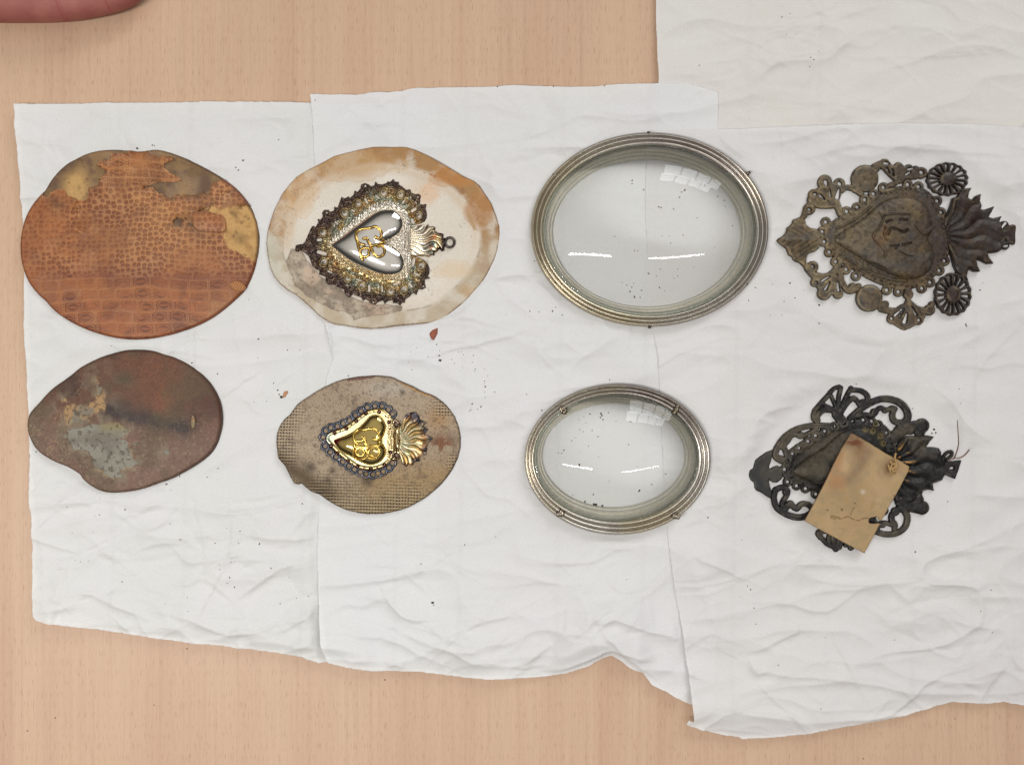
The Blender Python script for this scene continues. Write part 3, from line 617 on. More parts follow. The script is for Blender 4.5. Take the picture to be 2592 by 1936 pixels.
def col_l2(x, y, d):
    n = fbm(x, y, 70, 71, 4); n2 = fbm(x, y, 22, 72, 4); n3 = fbm(x, y, 5, 73, 2)
    c = mix(K(78, 54, 42), K(104, 72, 54), n); c = mix(c, K(58, 44, 38), sm(.5, .68, fbm(x, y, 45, 60, 4)) * .6)
    lower = sm(1010, 1130, y + 40 * (n2 - .5)); c = mix(c, mix(K(118, 94, 80), K(104, 78, 66), n2), lower * .9)
    rgt = np.exp(-(((x - 380) / 75) ** 2 + ((y - 935) / 55) ** 2)); c = mix(c, K(112, 70, 48), rgt * .7)
    rgt2 = np.exp(-(((x - 418) / 38) ** 2 + ((y - 1020) / 45) ** 2)); c = mix(c, K(122, 74, 50), rgt2 * .75 * (.4 + n2))
    rd = np.exp(-(((x - 530) / 40) ** 2 + ((y - 990) / 60) ** 2)); c = mix(c, K(84, 52, 40), rd * .7)
    band = np.exp(-((y - (1042 + (x - 290) * .22 + 12 * (n2 - .5))) / 22) ** 2) * sm(245, 290, x) * (1 - sm(470, 500, x))
    c = mix(c, K(52, 44, 42), np.clip(band * 1.1, 0, 1) * .9)
    olive = np.exp(-(((x - 320) / 26) ** 2 + ((y - 960) / 18) ** 2)); c = mix(c, K(72, 66, 48), olive * .8)
    left = 1 - sm(75, 140, x); c = mix(c, K(96, 84, 68), left * .7)
    pit = np.exp(-(((x - 497) / 16) ** 2 + ((y - 1070) / 26) ** 2)); c = mix(c, K(46, 36, 28), pit * .6); 
    c = mix(c, K(82, 70, 50), sm(.46, .66, fbm(x, y, 55, 56, 4)) * .5)
    h, dk, f = emboss(x, y, 'p')
    pm = np.clip(np.exp(-(((x - 390) / 90) ** 2 + ((y - 925) / 50) ** 2)) * 1.2, 0, 1)
    c = mix(c, K(66, 36, 24), dk * pm * .6)
    c = mix(c, K(140, 122, 98), sm(.66, .76, fbm(x, y, 9, 74, 3)) * .35 * lower)
    c = mix(c, K(60, 46, 38), sm(.6, .75, n3) * .28)
    m = miss2(x, y); near = np.exp(np.minimum(m, 0) / 14) * sm(.35, .65, fbm(x, y, 20, 76, 4))
    c = mix(c, K(124, 112, 92), near * .75)
    c = mix(c, K(182, 150, 106), np.exp(np.minimum(m, 0) / 1.4) * .6 * sm(.45, .6, n2))
    fl = np.abs(fbm(x, y, 26, 77, 4) - .5); c = mix(c, K(176, 146, 112), (1 - sm(.004, .016, fl)) * sm(.5, .62, fbm(x, y, 60, 78, 2)) * (1 - sm(230, 290, x)) * .35)
    c = mix(c, K(146, 124, 100), sm(.78, .90, vn(x, y, 3, 70)) * lower * .35)
    return mix(K(62, 36, 24), c, sm(0, 9, np.maximum(psdf(OV2, x, y), 0)) * .75 + .25)
def z_l2(x, y, d):
    pit = np.exp(-(((x - 492) / 5) ** 2 + ((y - 1066) / 18) ** 2)); rim = np.exp(-(((x - 505) / 7) ** 2 + ((y - 1062) / 16) ** 2))
    h, dk, f = emboss(x, y, 'p'); pm = np.exp(-(((x - 390) / 90) ** 2 + ((y - 925) / 50) ** 2))
    return z_b2(x, y, np.maximum(psdf(OV2, x, y), 0)) + .22 + .07 * h * pm + .3 * fbm(x, y, 14, 75, 3) - .9 * pit + .7 * rim
m_leather2 = M('dull_dark_leather', .62, namp=.14, bump=.4, bscale=1600, spec=.35)
sdf_mesh('leather_cover', lambda x, y: np.minimum(psdf(OV2, x, y) - .3, -miss2(x, y)), z_l2, col_l2, m_leather2, bb(OV2), 1.3, org2,
         lambda x, y: z_b2(x, y, np.maximum(psdf(OV2, x, y), 0)) - .1, root2)

# ------------------------------------------------------------------ large stained card
OV3 = np.array(c3([(940,72),(1020,71),(1100,72),(1170,71),(1215,72),(1290,95),(1340,117),(1400,145),(1500,200),(1600,260),(1700,320),(1780,355),(1830,395),(1880,470),(1930,545),(1950,600),(1970,650),(2000,740),(2002,790),(2000,830),(1985,930),(1960,1010),(1900,1130),(1860,1195),(1820,1250),(1730,1350),(1640,1425),(1560,1490),(1500,1530),(1400,1550),(1320,1557),(1250,1562),(1130,1572),(1060,1583),(1010,1590),(920,1597),(820,1590),(700,1570),(620,1560),(560,1535),(480,1480),(400,1400),(340,1350),(290,1310),(220,1270),(160,1220),(110,1160),(75,1080),(55,980),(45,880),(55,780),(80,690),(110,600),(150,520),(180,460),(240,385),(300,320),(390,265),(500,210),(610,150),(700,125),(820,95)]))
org3 = Org(968, 603, 1.00, 3)
PEEL = c3([(215,1030),(240,980),(260,930),(330,930),(420,1060),(500,1150),(600,1220),(720,1300),(840,1360),(980,1390),(1190,1410),(1180,1440),(1090,1460),(1040,1480),(930,1480),(780,1520),(770,1480),(720,1450),(600,1440),(500,1380),(400,1330),(300,1240),(250,1130)])
RIDGE = np.array([(968 + (x - 968) * .875, 600 + (y - 600) * .84) for x, y in c3([(1000,95),(1400,170),(1700,340),(1900,600),(1960,850),(1880,1120),(1640,1400),(1400,1530),(1000,1570),(620,1530),(300,1300),(110,1100),(70,850),(170,520),(400,280),(700,140)])]); RIDGE = crv(RIDGE, 4)
def z_c3(x, y, d):
    r = psdf(RIDGE, x, y)
    pl = psdf(PEEL, x, y) + 8 * (fbm(x, y, 14, 81, 3) - .5)
    return .8 + 2.2 * edge_round(d, 5) + .5 * sm(-16, 16, r) - .35 * np.exp(-((r + 1) / 2.5) ** 2) * sm(.35, .55, fbm(x, y, 60, 80, 2)) - .45 * sm(-1.2, 1.2, pl) + (.05 + .22 * sm(0, 2, pl)) * fbm(x, y, 9, 82, 3) + .12 * fbm(x, y, 40, 83, 2)
def col_c3(x, y, d):
    n = fbm(x, y, 90, 84, 4); n2 = fbm(x, y, 26, 85, 4); n3 = fbm(x, y, 6, 86, 2)
    c = mix(K(206, 198, 186), K(190, 180, 165), n)
    r = psdf(RIDGE, x, y); rim = 1 - sm(-8, 8, r)
    ang = np.arctan2(y - 600, x - 968)
    warm = np.clip(np.exp(-((ang + 1.9) / .9) ** 2) + np.exp(-((ang + .45) / .55) ** 2) * .9 + np.exp(-((ang + 2.75) / .5) ** 2) * .8 + .25, 0, 1)
    c = mix(c, mix(K(178, 170, 152), K(152, 116, 76), np.clip(warm * (.7 + 1.3 * (n2 - .3)), 0, 1)), rim * (.55 + .45 * sm(.3, .6, n2)))
    c = mix(c, K(132, 92, 58), rim * sm(.55, .72, fbm(x, y, 34, 79, 4)) * warm * .7)
    c = mix(c, K(180, 152, 116), np.exp(-((r - 14) / 12) ** 2) * warm * .4)
    # tide marks: wavy warm stain reaching in from the upper rim, and one from the right
    def stain(cx, cy, a, b, seed, colr, s, edge=.35):
        q = np.hypot((x - cx) / a, (y - cy) / b) + 1.1 * (fbm(x, y, 60, seed, 4) - .5)
        m = (1 - sm(.55, 1.02, q)) * .75 + (1 - sm(.94, 1.0, q)) * .25; rg = np.exp(-((q - .97) / .05) ** 2) * sm(.35, .65, fbm(x, y, 40, seed + 3, 2))
        return np.clip(m * s + rg * edge, 0, 1), colr
    for args in ((880,415,150,42,87,K(172,136,92),.62),(1000,375,60,32,88,K(150,112,72),.7),(1150,450,60,34,89,K(168,116,64),.75,.5),(1215,520,34,60,90,K(160,114,70),.7),(760,480,46,60,91,K(192,160,122),.55),(1020,500,90,46,92,K(198,172,142),.4),(1145,685,48,26,93,K(196,168,128),.45),(1190,735,26,20,94,K(170,136,92),.5),(720,560,30,90,95,K(186,158,124),.4),(1090,490,26,26,96,K(200,160,124),.5)):
        m, cc = stain(*args); c = mix(c, cc, m)
    c = mix(c, K(176, 174, 158), (1 - sm(690, 730, x)) * sm(560, 640, y) * .5)
    pl = psdf(PEEL, x, y) + 8 * (fbm(x, y, 14, 81, 3) - .5)
    pc = mix(K(168, 154, 136), K(134, 120, 104), sm(.3, .7, n2)); pc = mix(pc, K(186, 160, 138), sm(.5, .7, fbm(x, y, 44, 59, 3)) * .6); pc = mix(pc, K(104, 92, 80), sm(.5, .8, n3) * .6)
    c = mix(c, pc, sm(-1, 1, pl)); c = mix(c, K(96, 80, 66), np.exp(-(pl / 1.5) ** 2) * .5)
    c = mix(c, K(104, 90, 72), np.exp(-((r + 1) / 1.6) ** 2) * sm(.5, .62, fbm(x, y, 40, 97, 3)) * .6 * sm(600, 660, y))
    sp = sm(.80, .88, vn(x, y, 3.2, 98)) * sm(.5, .7, fbm(x, y, 60, 99, 2)); c = mix(c, K(110, 98, 84), sp * .5)
    c = mix(c, K(150, 84, 50), sm(3, 0, np.abs(y - (437 + (x - 1070) * .35)) - 2 * n3) * sm(1045, 1060, x) * (1 - sm(1100, 1108, x)) * .8 * sm(.42, .58, fbm(x, y, 7, 58, 2)))
    c = mix(c, K(160, 132, 96), (psdf(c3([(1730,650),(1760,640),(1770,690),(1800,740),(1810,775),(1780,770),(1745,700)]), x, y) + 3 * (n3 - .5) > 0) * .8)
    return mix(K(112, 76, 46), c, sm(0, 5, d + 3 * (n3 - .5)) * .85 + .15)
o = sdf_mesh('card_oval', lambda x, y: psdf(OV3, x, y), z_c3, col_c3, m_card, bb(OV3), 1.6, org3, 0)
tag(o, 'large cream card oval stained brown along its rim, beneath the silver heart', 'card oval', 'oval backings under the heart plaques')

# ------------------------------------------------------------------ small canvas-covered card
OV4 = np.array(c4([(1050,90),(1120,86),(1200,85),(1240,92),(1290,95),(1340,108),(1400,140),(1470,170),(1540,200),(1610,238),(1680,270),(1730,286),(1780,310),(1870,370),(1940,440),(2000,530),(2040,630),(2058,740),(2058,850),(2035,960),(1990,1060),(1955,1120),(1910,1180),(1860,1242),(1800,1300),(1740,1352),(1680,1400),(1560,1470),(1490,1503),(1420,1530),(1280,1560),(1205,1570),(1130,1572),(1055,1572),(980,1565),(850,1535),(785,1510),(720,1480),(620,1420),(540,1360),(500,1350),(450,1330),(400,1290),(372,1265),(350,1245),(310,1255),(270,1240),(250,1205),(230,1170),(180,1070),(140,1020),(100,970),(90,900),(80,800),(82,750),(90,700),(105,650),(130,600),(170,550),(220,510),(300,400),(350,360),(400,325),(500,260),(600,205),(720,150),(785,130),(850,115),(950,98)]))
org4 = Org(932, 1125, 1.00, 3)
def weave(x, y):
    wx = x + 3 * (fbm(x, y, 50, 101, 2) - .5) + .03 * y; wy = y + 3 * (fbm(x, y, 50, 102, 2) - .5) - .02 * x
    a = np.sin(wx * 2 * np.pi / 7.4); b = np.sin(wy * 2 * np.pi / 7.8)
    hole = sm(-.25, .55, -a) * sm(-.2, .55, -b); row = sm(.35, .95, -b)
    return a, b, np.clip(1.25 * hole + .22 * row, 0, 1)
def wmask(x, y):
    n = fbm(x, y, 55, 103, 3)
    b = sm(-30, 40, (y - 1232) + 24 * (x - 930) / 200 * -1 + 90 * (n - .5))
    l = sm(-20, 30, (768 - x) + 60 * (n - .5)) * sm(1010, 1040, y) * (1 - sm(1150, 1200, y))
    r = sm(-15, 20, (x - 1095) + 40 * (n - .5)) * (1 - sm(1045, 1060, y)); r2 = sm(-10, 20, x - 1130) * sm(1130, 1170, y)
    return np.clip(b + l + r + r2, 0, 1)
def z_c4(x, y, d):
    a, b, hole = weave(x, y); wm = wmask(x, y)
    lap = np.exp(-((stroke(x, y, c4([(170,960),(300,1120),(420,1240),(640,1360)]), 0)) / 7) ** 2)
    return .8 + 2.4 * edge_round(d, 8) + .4 * (1 - np.exp(-d / 60)) - .28 * hole * (.15 + .85 * wm) + .25 * fbm(x, y, 12, 104, 3) + .6 * lap
def col_c4(x, y, d):
    n = fbm(x, y, 70, 105, 4); n2 = fbm(x, y, 18, 106, 4); n3 = fbm(x, y, 5, 107, 2)
    c = mix(K(160, 142, 120), K(138, 120, 100), n)
    c = mix(c, K(176, 166, 152), np.exp(-(((x - 980) / 60) ** 2 + ((y - 985) / 22) ** 2)) * .6)
    oc = sm(1130, 1230, y + 40 * (n - .5)) * sm(880, 960, x + 50 * (n2 - .5)); c = mix(c, mix(K(148, 118, 76), K(136, 112, 74), n2), oc * .85)
    c = mix(c, K(140, 122, 94), sm(1190, 1250, y) * .6)
    c = mix(c, K(152, 118, 80), np.exp(-(((x - 1110) / 30) ** 2 + ((y - 1060) / 30) ** 2)) * .8)
    c = mix(c, K(116, 78, 56), np.clip(np.exp(-(((x - 1118) / 30) ** 2 + ((y - 1122) / 20) ** 2)) * sm(.4, .6, n2) * 1.3, 0, 1))
    dkl = np.exp(-((stroke(x, y, c4([(120,980),(250,1080),(400,1180),(520,1290),(660,1360)]), 0)) / 26) ** 2); c = mix(c, K(70, 54, 34), np.clip(dkl, 0, 1) * .85)
    for px, py, r in ((450,1060,13),(640,1210,12),(1440,270,7),(1060,1210,16),(690,1100,10),(500,840,4),(560,1330,10)):
        qx, qy = c4([(px, py)])[0]; c = mix(c, K(58, 48, 38), np.exp(-(np.hypot(x - qx, y - qy) / r) ** 2) * .75)
    c = mix(c, K(96, 80, 66), sm(.55, .75, n2) * .40)
    a, b, hole = weave(x, y); wm = wmask(x, y)
    c = mix(c, K(176, 158, 122), sm(.2, .9, b) * wm * .45)
    c = mix(c, K(24, 21, 19), hole * wm)
    c = mix(c, K(92, 54, 50), (stroke(x, y, c4([(860,130),(1000,112),(1130,92)]), 4.5) + 5 * (n2 - .5) > 0) * .75)
    c = mix(c, K(170, 128, 76), (stroke(x, y, c4([(1400,150),(1600,250),(1780,320)]), 4) + 6 * (n2 - .5) > 0) * .6)
    c = mix(c, K(70, 58, 48), sm(.68, .78, vn(x, y, 3, 109)) * .45)
    return mix(K(70, 52, 36), c, sm(0, 6, d + 3 * (n3 - .5)) * .85 + .15)
o = sdf_mesh('card_oval', lambda x, y: psdf(OV4, x, y) + 1.2 * (fbm(x, y, 6, 108, 2) - .5), z_c4, col_c4, m_canvas, bb(OV4), 1.25, org4, 0)
tag(o, 'small grey-brown card oval with coarse canvas weave, beneath the small gilt heart', 'card oval', 'oval backings under the heart plaques')
# ------------------------------------------------------------------ silver heart plaque on the large card
orgH = Org(952, 620, 4.10, 6)
rootH = empty('heart_plaque', orgH, 'polished silver heart with gilt monogram in a pierced tarnished border, on the large stained card', 'heart plaque', 'heart plaques')
HS = crv(c3([(580,895),(640,848),(700,800),(765,748),(830,700),(880,662),(930,630),(965,610),(1000,597),(1040,590),(1080,589),(1115,596),(1145,613),(1168,635),(1184,660),(1194,690),(1197,720),(1190,755),(1170,795),(1140,822),(1110,845),(1078,862),(1045,875),(1080,884),(1110,897),(1140,918),(1165,942),(1188,975),(1203,1010),(1208,1045),(1202,1080),(1187,1110),(1160,1133),(1120,1147),(1075,1152),(1030,1150),(980,1140),(930,1124),(880,1104),(830,1082),(780,1057),(735,1030),(690,998),(650,962),(615,928)]), 2)
HB = crv(c3([(560,905),(600,835),(700,745),(830,640),(930,562),(1050,530),(1150,545),(1215,600),(1245,680),(1250,780),(1252,860),(1255,950),(1262,1050),(1240,1140),(1180,1195),(1080,1212),(960,1195),(830,1140),(700,1080),(610,1000)]), 3)
HO = np.array(c3([(285,930),(290,895),(320,885),(345,885),(370,860),(395,800),(412,760),(425,735),(442,730),(452,745),(480,700),(472,672),(500,680),(515,650),(510,618),(530,596),(560,598),(580,612),(612,602),(612,570),(640,580),(655,540),(672,490),(700,500),(735,482),(740,500),(775,472),(782,435),(806,448),(830,420),(838,385),(870,372),(900,385),(925,402),(950,390),(958,358),(976,380),(1010,385),(1055,372),(1055,360),(1082,362),(1106,338),(1125,362),(1155,362),(1152,385),(1180,402),(1215,430),(1250,425),(1256,452),(1290,468),(1318,462),(1338,480),(1330,515),(1332,552),(1385,550),(1378,582),(1388,625),(1388,662),(1370,695),(1340,710),(1300,722),(1250,730),(1240,780),(1240,960),(1262,980),(1330,1000),(1365,1018),(1395,1050),(1412,1090),(1408,1130),(1395,1150),(1414,1170),(1370,1180),(1372,1215),(1380,1250),(1350,1262),(1318,1262),(1302,1312),(1275,1290),(1240,1325),(1205,1350),(1205,1375),(1180,1375),(1165,1400),(1140,1380),(1105,1378),(1100,1352),(1060,1362),(1035,1385),(1022,1358),(985,1365),(950,1395),(915,1375),(880,1345),(850,1358),(838,1330),(800,1318),(770,1305),(738,1330),(715,1318),(700,1292),(692,1262),(660,1255),(640,1245),(615,1222),(560,1222),(538,1185),(540,1160),(500,1145),(485,1140),(488,1110),(460,1095),(430,1070),(415,1030),(398,985),(370,960),(345,945),(320,935),(312,948),(290,945)]))
CURLS = [((520,785),44,-1.0),((705,625),44,-.6),((808,548),42,2.6),((1030,455),46,-.5),((1160,475),46,2.6),((1316,652),42,2.2),((528,1040),44,1.0),((722,1172),40,3.6),((848,1240),42,.6),((1078,1278),46,3.4),((1198,1270),44,.8),((1346,1075),46,.8)]
PIERCE = [([(475,850),(500,848)],13),([(480,950),(535,965)],18),([(870,505),(890,540)],11),([(960,480),(985,500)],9),([(1185,540),(1200,520)],11),([(760,600),(780,610)],9),([(905,1235),(905,1275)],13),([(1010,1235),(1015,1280)],9),([(800,1180),(870,1205)],9),([(1110,1225),(1160,1205)],12),([(1240,1215),(1260,1240)],12),([(1285,1130),(1320,1145)],10),([(1265,605),(1290,590)],15),([(1262,680),(1275,705)],15),([(1280,1010),(1270,1060)],15),([(620,700),(640,715)],9),([(560,1110),(590,1125)],9),([(1290,530),(1300,545)],7),([(1310,490),(1312,492)],9),([(872,398),(873,399)],11),([(548,622),(549,623)],9),([(938,1372),(939,1373)],11),([(1358,1238),(1359,1239)],9),([(558,1200),(559,1201)],9),([(1250,490),(1252,500)],8),([(885,450),(886,451)],8)]
s3 = 630 / 2082
def fil_sdf(x, y):
    d = psdf(HO, x, y) + .8 * (vn(x, y, 4, 201) - .5)
    d = np.minimum(d, -psdf(HB, x, y) + 5)
    for c, r, a in CURLS: d = np.minimum(d, -disc(x, y, c3([c])[0], (r - 13) * s3))
    for p, r in PIERCE: d = np.minimum(d, -stroke(x, y, c3(p), r * s3 * .85))
    return d
def fil_col(x, y, d):
    n = fbm(x, y, 26, 202, 4); n2 = fbm(x, y, 7, 203, 2)
    hb = -psdf(HB, x, y)                               # distance outside the bead band
    t = sm(8, 44, hb + 26 * (n - .5))
    gold = mix(K(164, 138, 86), K(150, 142, 114), n2); gold = mix(gold, K(146, 98, 58), sm(.5, .7, fbm(x, y, 16, 204, 3)) * .6)
    blu = mix(gold, K(128, 142, 132), sm(.56, .7, fbm(x, y, 18, 205, 3)) * .7)
    dark = mix(K(66, 54, 56), K(92, 76, 62), n2)
    left = np.clip(1 - (x - 745) / 130, 0, 1)
    f1, f2, i_ = worley(x, y, 9.5, 207, .8); c = mix(blu, dark, np.clip(t + .55 * left, 0, 1))
    c = mix(c, c * .35, (1 - sm(0, 2.2, f2 - f1)) * .75)
    return mix(c, K(170, 128, 96), (1 - sm(0, 2.0, f1)) * (i_ > .55) * .6)
sdf_mesh('filigree_border', fil_sdf, lambda x, y, d: .7 + .75 * edge_round(d, 4) + .5 * fbm(x, y, 8, 206, 3) + 1.0 * (1 - sm(0, 4.5, worley(x, y, 9.5, 207, .8)[0])) * sm(1, 4, d) + .5 * (1 - sm(0, 1.6, np.abs(np.abs(psdf(HB, x, y) + 20) - 14))), fil_col, m_tarnish, bb(HO), .9, orgH, 0.1, rootH)
def curl_pts(c, r, a0, turns=1.45, z=1.6, r1=.28, sgn=1, n=30):
    out = []
    for i in range(n):
        u = i / (n - 1); a = a0 + sgn * u * turns * 2 * math.pi; q = r * (1 - max(0, u - .45) / .55 * (1 - r1)) if u > .45 else r
        out.append((c[0] + q * math.cos(a), c[1] + q * math.sin(a), z))
    return out
for i, (c, r, a) in enumerate(CURLS):
    cc = c3([c])[0]; sg = 1 if a > 0 else -1
    tube('scroll', curl_pts(cc, r * s3 * .88, a, z=2.0, sgn=sg, r1=.18), np.linspace(2.8, 2.0, 30), m_tarnish, orgH, (lambda x, y: mix(fil_col(x, y, 0 * x), K(140, 116, 72), .5 + 0 * x)), rootH, 6)
def band_sdf(x, y): return np.minimum(psdf(HB, x, y), -psdf(HS, x, y) + 1.2)
def band_z(x, y, d):
    f1, f2, i = worley(x, y, 6.6, 211, .55)
    return 1.5 + 1.0 * np.exp(-((psdf(HB, x, y) - 6) / 9) ** 2) + .75 * (1 - sm(0, 3.6, f1)) + .12 * vn(x, y, 2, 212)
def band_col(x, y, d):
    n = fbm(x, y, 40, 213, 3); g = sm(-30, 60, (y - 640) - .45 * (x - 900) + 40 * (n - .5))
    c = mix(K(214, 206, 192), K(206, 178, 116), g * .75); c = mix(c, K(168, 128, 60), g * sm(.5, .7, fbm(x, y, 14, 214, 3)) * .8)
    f1, f2, i = worley(x, y, 6.6, 211, .55)
    return mix(c, c * .35, sm(.5, 0, f2 - f1 - .6) * .8)
sdf_mesh('beaded_band', band_sdf, band_z, band_col, m_band, bb(HB), .9, orgH, .3, rootH)
pf = poisson(HS, 1.6, 1500)
def heart_z(x, y, d):
    notch = np.exp(-((y - 613.5) / 5.5) ** 2) * sm(930, 985, x)
    return 1.5 + 6.6 * pf(x, y) ** 1.1 - 1.2 * notch + .22 * fbm(x, y, 38, 224, 2) + .03 * fbm(x, y, 9, 225, 2)
sdf_mesh('heart', lambda x, y: psdf(HS, x, y), heart_z, const(K(224, 218, 208)), m_silver, bb(HS), 1.1, orgH, .6, rootH, flatwall=False)
HF = np.array(c3([(1246,740),(1275,738),(1320,728),(1350,720),(1385,728),(1395,712),(1410,735),(1440,735),(1462,745),(1455,770),(1482,790),(1520,795),(1530,805),(1525,828),(1545,835),(1548,900),(1535,915),(1535,940),(1510,945),(1495,925),(1478,945),(1450,960),(1455,978),(1425,978),(1405,995),(1380,988),(1330,988),(1285,988),(1250,985),(1240,900),(1240,800)]))
def flame_z(x, y, d, cx=1036, cy=612):
    a = np.arctan2(y - cy, x - (cx - 40)); r = np.hypot(x - cx, y - cy)
    w = np.abs(np.sin(a * 17 + .9 * np.sin(r * .13) + 2 * vn(x, y, 22, 221)))
    return .9 + .9 * edge_round(d, 8) + 1.1 * w * sm(0, 5, d)
def flame_col(x, y, d):
    n = fbm(x, y, 12, 222, 3); t = sm(1062, 1112, x + 16 * (n - .5)); e_ = 1 - sm(0, 7, d)
    c = mix(K(216, 206, 188), K(176, 156, 118), t); c = mix(c, K(110, 140, 138), sm(.55, .68, n) * t * .7); c = mix(c, K(150, 84, 50), sm(.6, .7, fbm(x, y, 14, 223, 2)) * t * .8)
    return mix(c, K(72, 56, 54), np.clip(e_ * t * 1.2 + sm(1106, 1128, x), 0, 1))
sdf_mesh('flame', lambda x, y: psdf(HF, x, y), flame_z, flame_col, m_band, bb(HF), .9, orgH, .2, rootH)
tube('hanging_ring', [(c3([(1580,872)])[0][0] + 11.8 * math.cos(t), c3([(1580,872)])[0][1] + 12.2 * math.sin(t), 1.5) for t in np.linspace(0, 2 * math.pi, 28, endpoint=False)], 3.4, m_tarnish, orgH, K(74, 66, 62), rootH, 8, closed=True)
sdf_mesh('collar_bar', lambda x, y: psdf(c3([(1212,775),(1250,772),(1254,945),(1228,950)]), x, y), lambda x, y, d: 2.4 + 1.0 * edge_round(d, 4) + .3 * np.sin(x * 1.6), const(K(214, 204, 188)), m_band, bb(c3([(1212,775),(1254,950)])), .9, orgH, 1, rootH)
def monogram(name_parts, conv, zf, rad, org, root, mat, col):
    for p in name_parts:
        q = crv(conv(p), 5, False)
        tube('monogram_stroke', [(a, b, zf(a, b)) for a, b in q], rad, mat, org, col, root, 8)
def ztop_heart(a, b): return float(heart_z(np.array([a]), np.array([b]), np.array([1.0]))[0]) + .25
MON1 = [[(972,832),(985,850),(1008,848),(1020,825),(1012,785),(968,752),(930,764),(880,768),(832,780),(808,815),(814,860),(842,893),(885,908)],
        [(868,856),(900,850),(914,882),(936,910),(975,905),(1010,890),(1035,886),(1030,858)],
        [(930,925),(918,960),(915,990),(885,1004),(850,988),(846,952),(878,930),(925,935)],
        [(940,930),(955,975),(995,1003),(1035,985),(1045,945),(1025,912),(985,920)],
        [(868,1030),(850,1000),(845,965),(833,930),(822,880)]]
monogram(MON1, c3, ztop_heart, 3.9, orgH, rootH, m_gold, K(176, 144, 80))

# ------------------------------------------------------------------ small gilt heart plaque
orgG = Org(945, 1112, 4.20, 6)
rootG = empty('heart_plaque', orgG, 'small gilt heart with dark blue scalloped edge and fan of flames, on the canvas card', 'heart plaque', 'heart plaques')
s9 = 320 / 2212
HOLES = [(188,738),(235,625),(320,570),(438,545),(540,497),(650,445),(752,350),(850,278),(960,215),(1095,188),(1220,195),(1330,255),(1400,330),(222,898),(312,1000),(415,1085),(530,1170),(640,1245),(735,1305),(840,1350),(940,1385),(1060,1395),(1150,1372),(1240,1340),(1340,1270),(1400,1190)]
BO = crv(c9([(235,790),(240,700),(300,640),(420,600),(560,550),(680,470),(800,375),(950,272),(1100,228),(1230,240),(1340,320),(1400,400),(1425,480),(1440,620),(1440,960),(1430,1040),(1400,1110),(1350,1190),(1250,1265),(1100,1312),(950,1312),(800,1280),(680,1205),(560,1115),(450,1025),(350,925),(275,850)]), 3)
BI = crv(c9([(385,792),(480,745),(640,680),(800,580),(920,470),(1010,372),(1110,345),(1200,378),(1270,470),(1295,560),(1270,680),(1215,800),(1260,880),(1295,960),(1275,1080),(1180,1180),(1040,1222),(900,1192),(760,1115),(620,1042),(500,972),(425,880)]), 3)
def scal_sdf(x, y):
    d = np.full(x.shape, -1e6); hol = np.full(x.shape, -1e6)
    for h in HOLES:
        c = c9([h])[0]; d = np.maximum(d, disc(x, y, c, 12.2)); hol = np.maximum(hol, disc(x, y, c, 5.6))
    d = U(d, stroke(x, y, [c9([h])[0] for h in HOLES[:13]], 5), stroke(x, y, [c9([h])[0] for h in [HOLES[0]] + HOLES[13:]], 5))
    return np.minimum(np.minimum(d, -hol), -psdf(BO, x, y) + 4)
def scal_col(x, y, d):
    n = fbm(x, y, 9, 231, 3); return mix(K(66, 72, 84), K(96, 92, 92), sm(.4, .7, n))
sdf_mesh('scalloped_edge', scal_sdf, lambda x, y, d: .9 + .8 * edge_round(d, 4) + .3 * fbm(x, y, 4, 232, 2), scal_col, m_tarnish, (800, 1010, 1005, 1220), .75, orgG, .1, rootG)
def chan_z(x, y, d):
    o_ = np.maximum(psdf(BO, x, y), 0); gran = sm(975, 985, x) 
    return 2.0 + 1.0 * edge_round(o_, 6) + .35 * gran * (1 - sm(0, 2.6, worley(x, y, 4.5, 233, .8)[0])) - .3 * sm(6, 12, o_)
def chan_col(x, y, d):
    o_ = np.maximum(psdf(BO, x, y), 0); n = fbm(x, y, 20, 234, 3)
    c = mix(K(150, 146, 116), K(164, 150, 104), n); rim = 1 - sm(2, 8, o_)
    c = mix(c, mix(K(150, 84, 48), K(160, 130, 70), n), rim * .75)
    c = mix(c, K(186, 166, 124), sm(968, 985, x)); c = mix(c, K(96, 110, 110), (1 - sm(830, 850, x)) * .7)
    return c
sdf_mesh('channel_rim', lambda x, y: np.minimum(psdf(BO, x, y), -psdf(BI, x, y) + .8), chan_z, chan_col, m_band, bb(BO), .75, orgG, .3, rootG)
pg = poisson(BI, 1.2, 1500)
def gheart_z(x, y, d): return 2.9 + 5.0 * pg(x, y) ** .95 + .22 * fbm(x, y, 24, 237, 2)
def gheart_col(x, y, d):
    c = mix(K(192, 170, 108), K(180, 154, 90), fbm(x, y, 30, 235, 2))
    t = np.exp(-((np.hypot(x - 852, y - 1112)) / 10) ** 2); return mix(c, K(196, 60, 84), np.clip(t * 1.3, 0, 1))
sdf_mesh('heart', lambda x, y: psdf(BI, x, y), gheart_z, gheart_col, m_gilt, bb(BI), .8, orgG, 1, rootG, flatwall=False)
for p in [(400,665),(605,582),(780,452),(945,322),(1175,297),(1352,470),(1375,1000),(1270,1215),(1030,1287),(802,1240),(632,1148),(452,1012),(345,880)]:
    blob('bead', c9([p])[0], (5.6, 5.6), 2.8, 1.5, m_gilt, orgG, K(104, 74, 66), rootG)
for p in [(500,630),(690,512),(855,378),(1075,295),(1290,370),(1365,590),(1145,1262),(915,1262),(712,1198),(540,1082)]:
    blob('small_bead', c9([p])[0], (2.4, 2.4), 3.2, .7, m_gilt, orgG, K(140, 116, 84), rootG, seg=8, rin=4)
BAR = c9([(1445,600),(1530,600),(1535,985),(1440,985)])
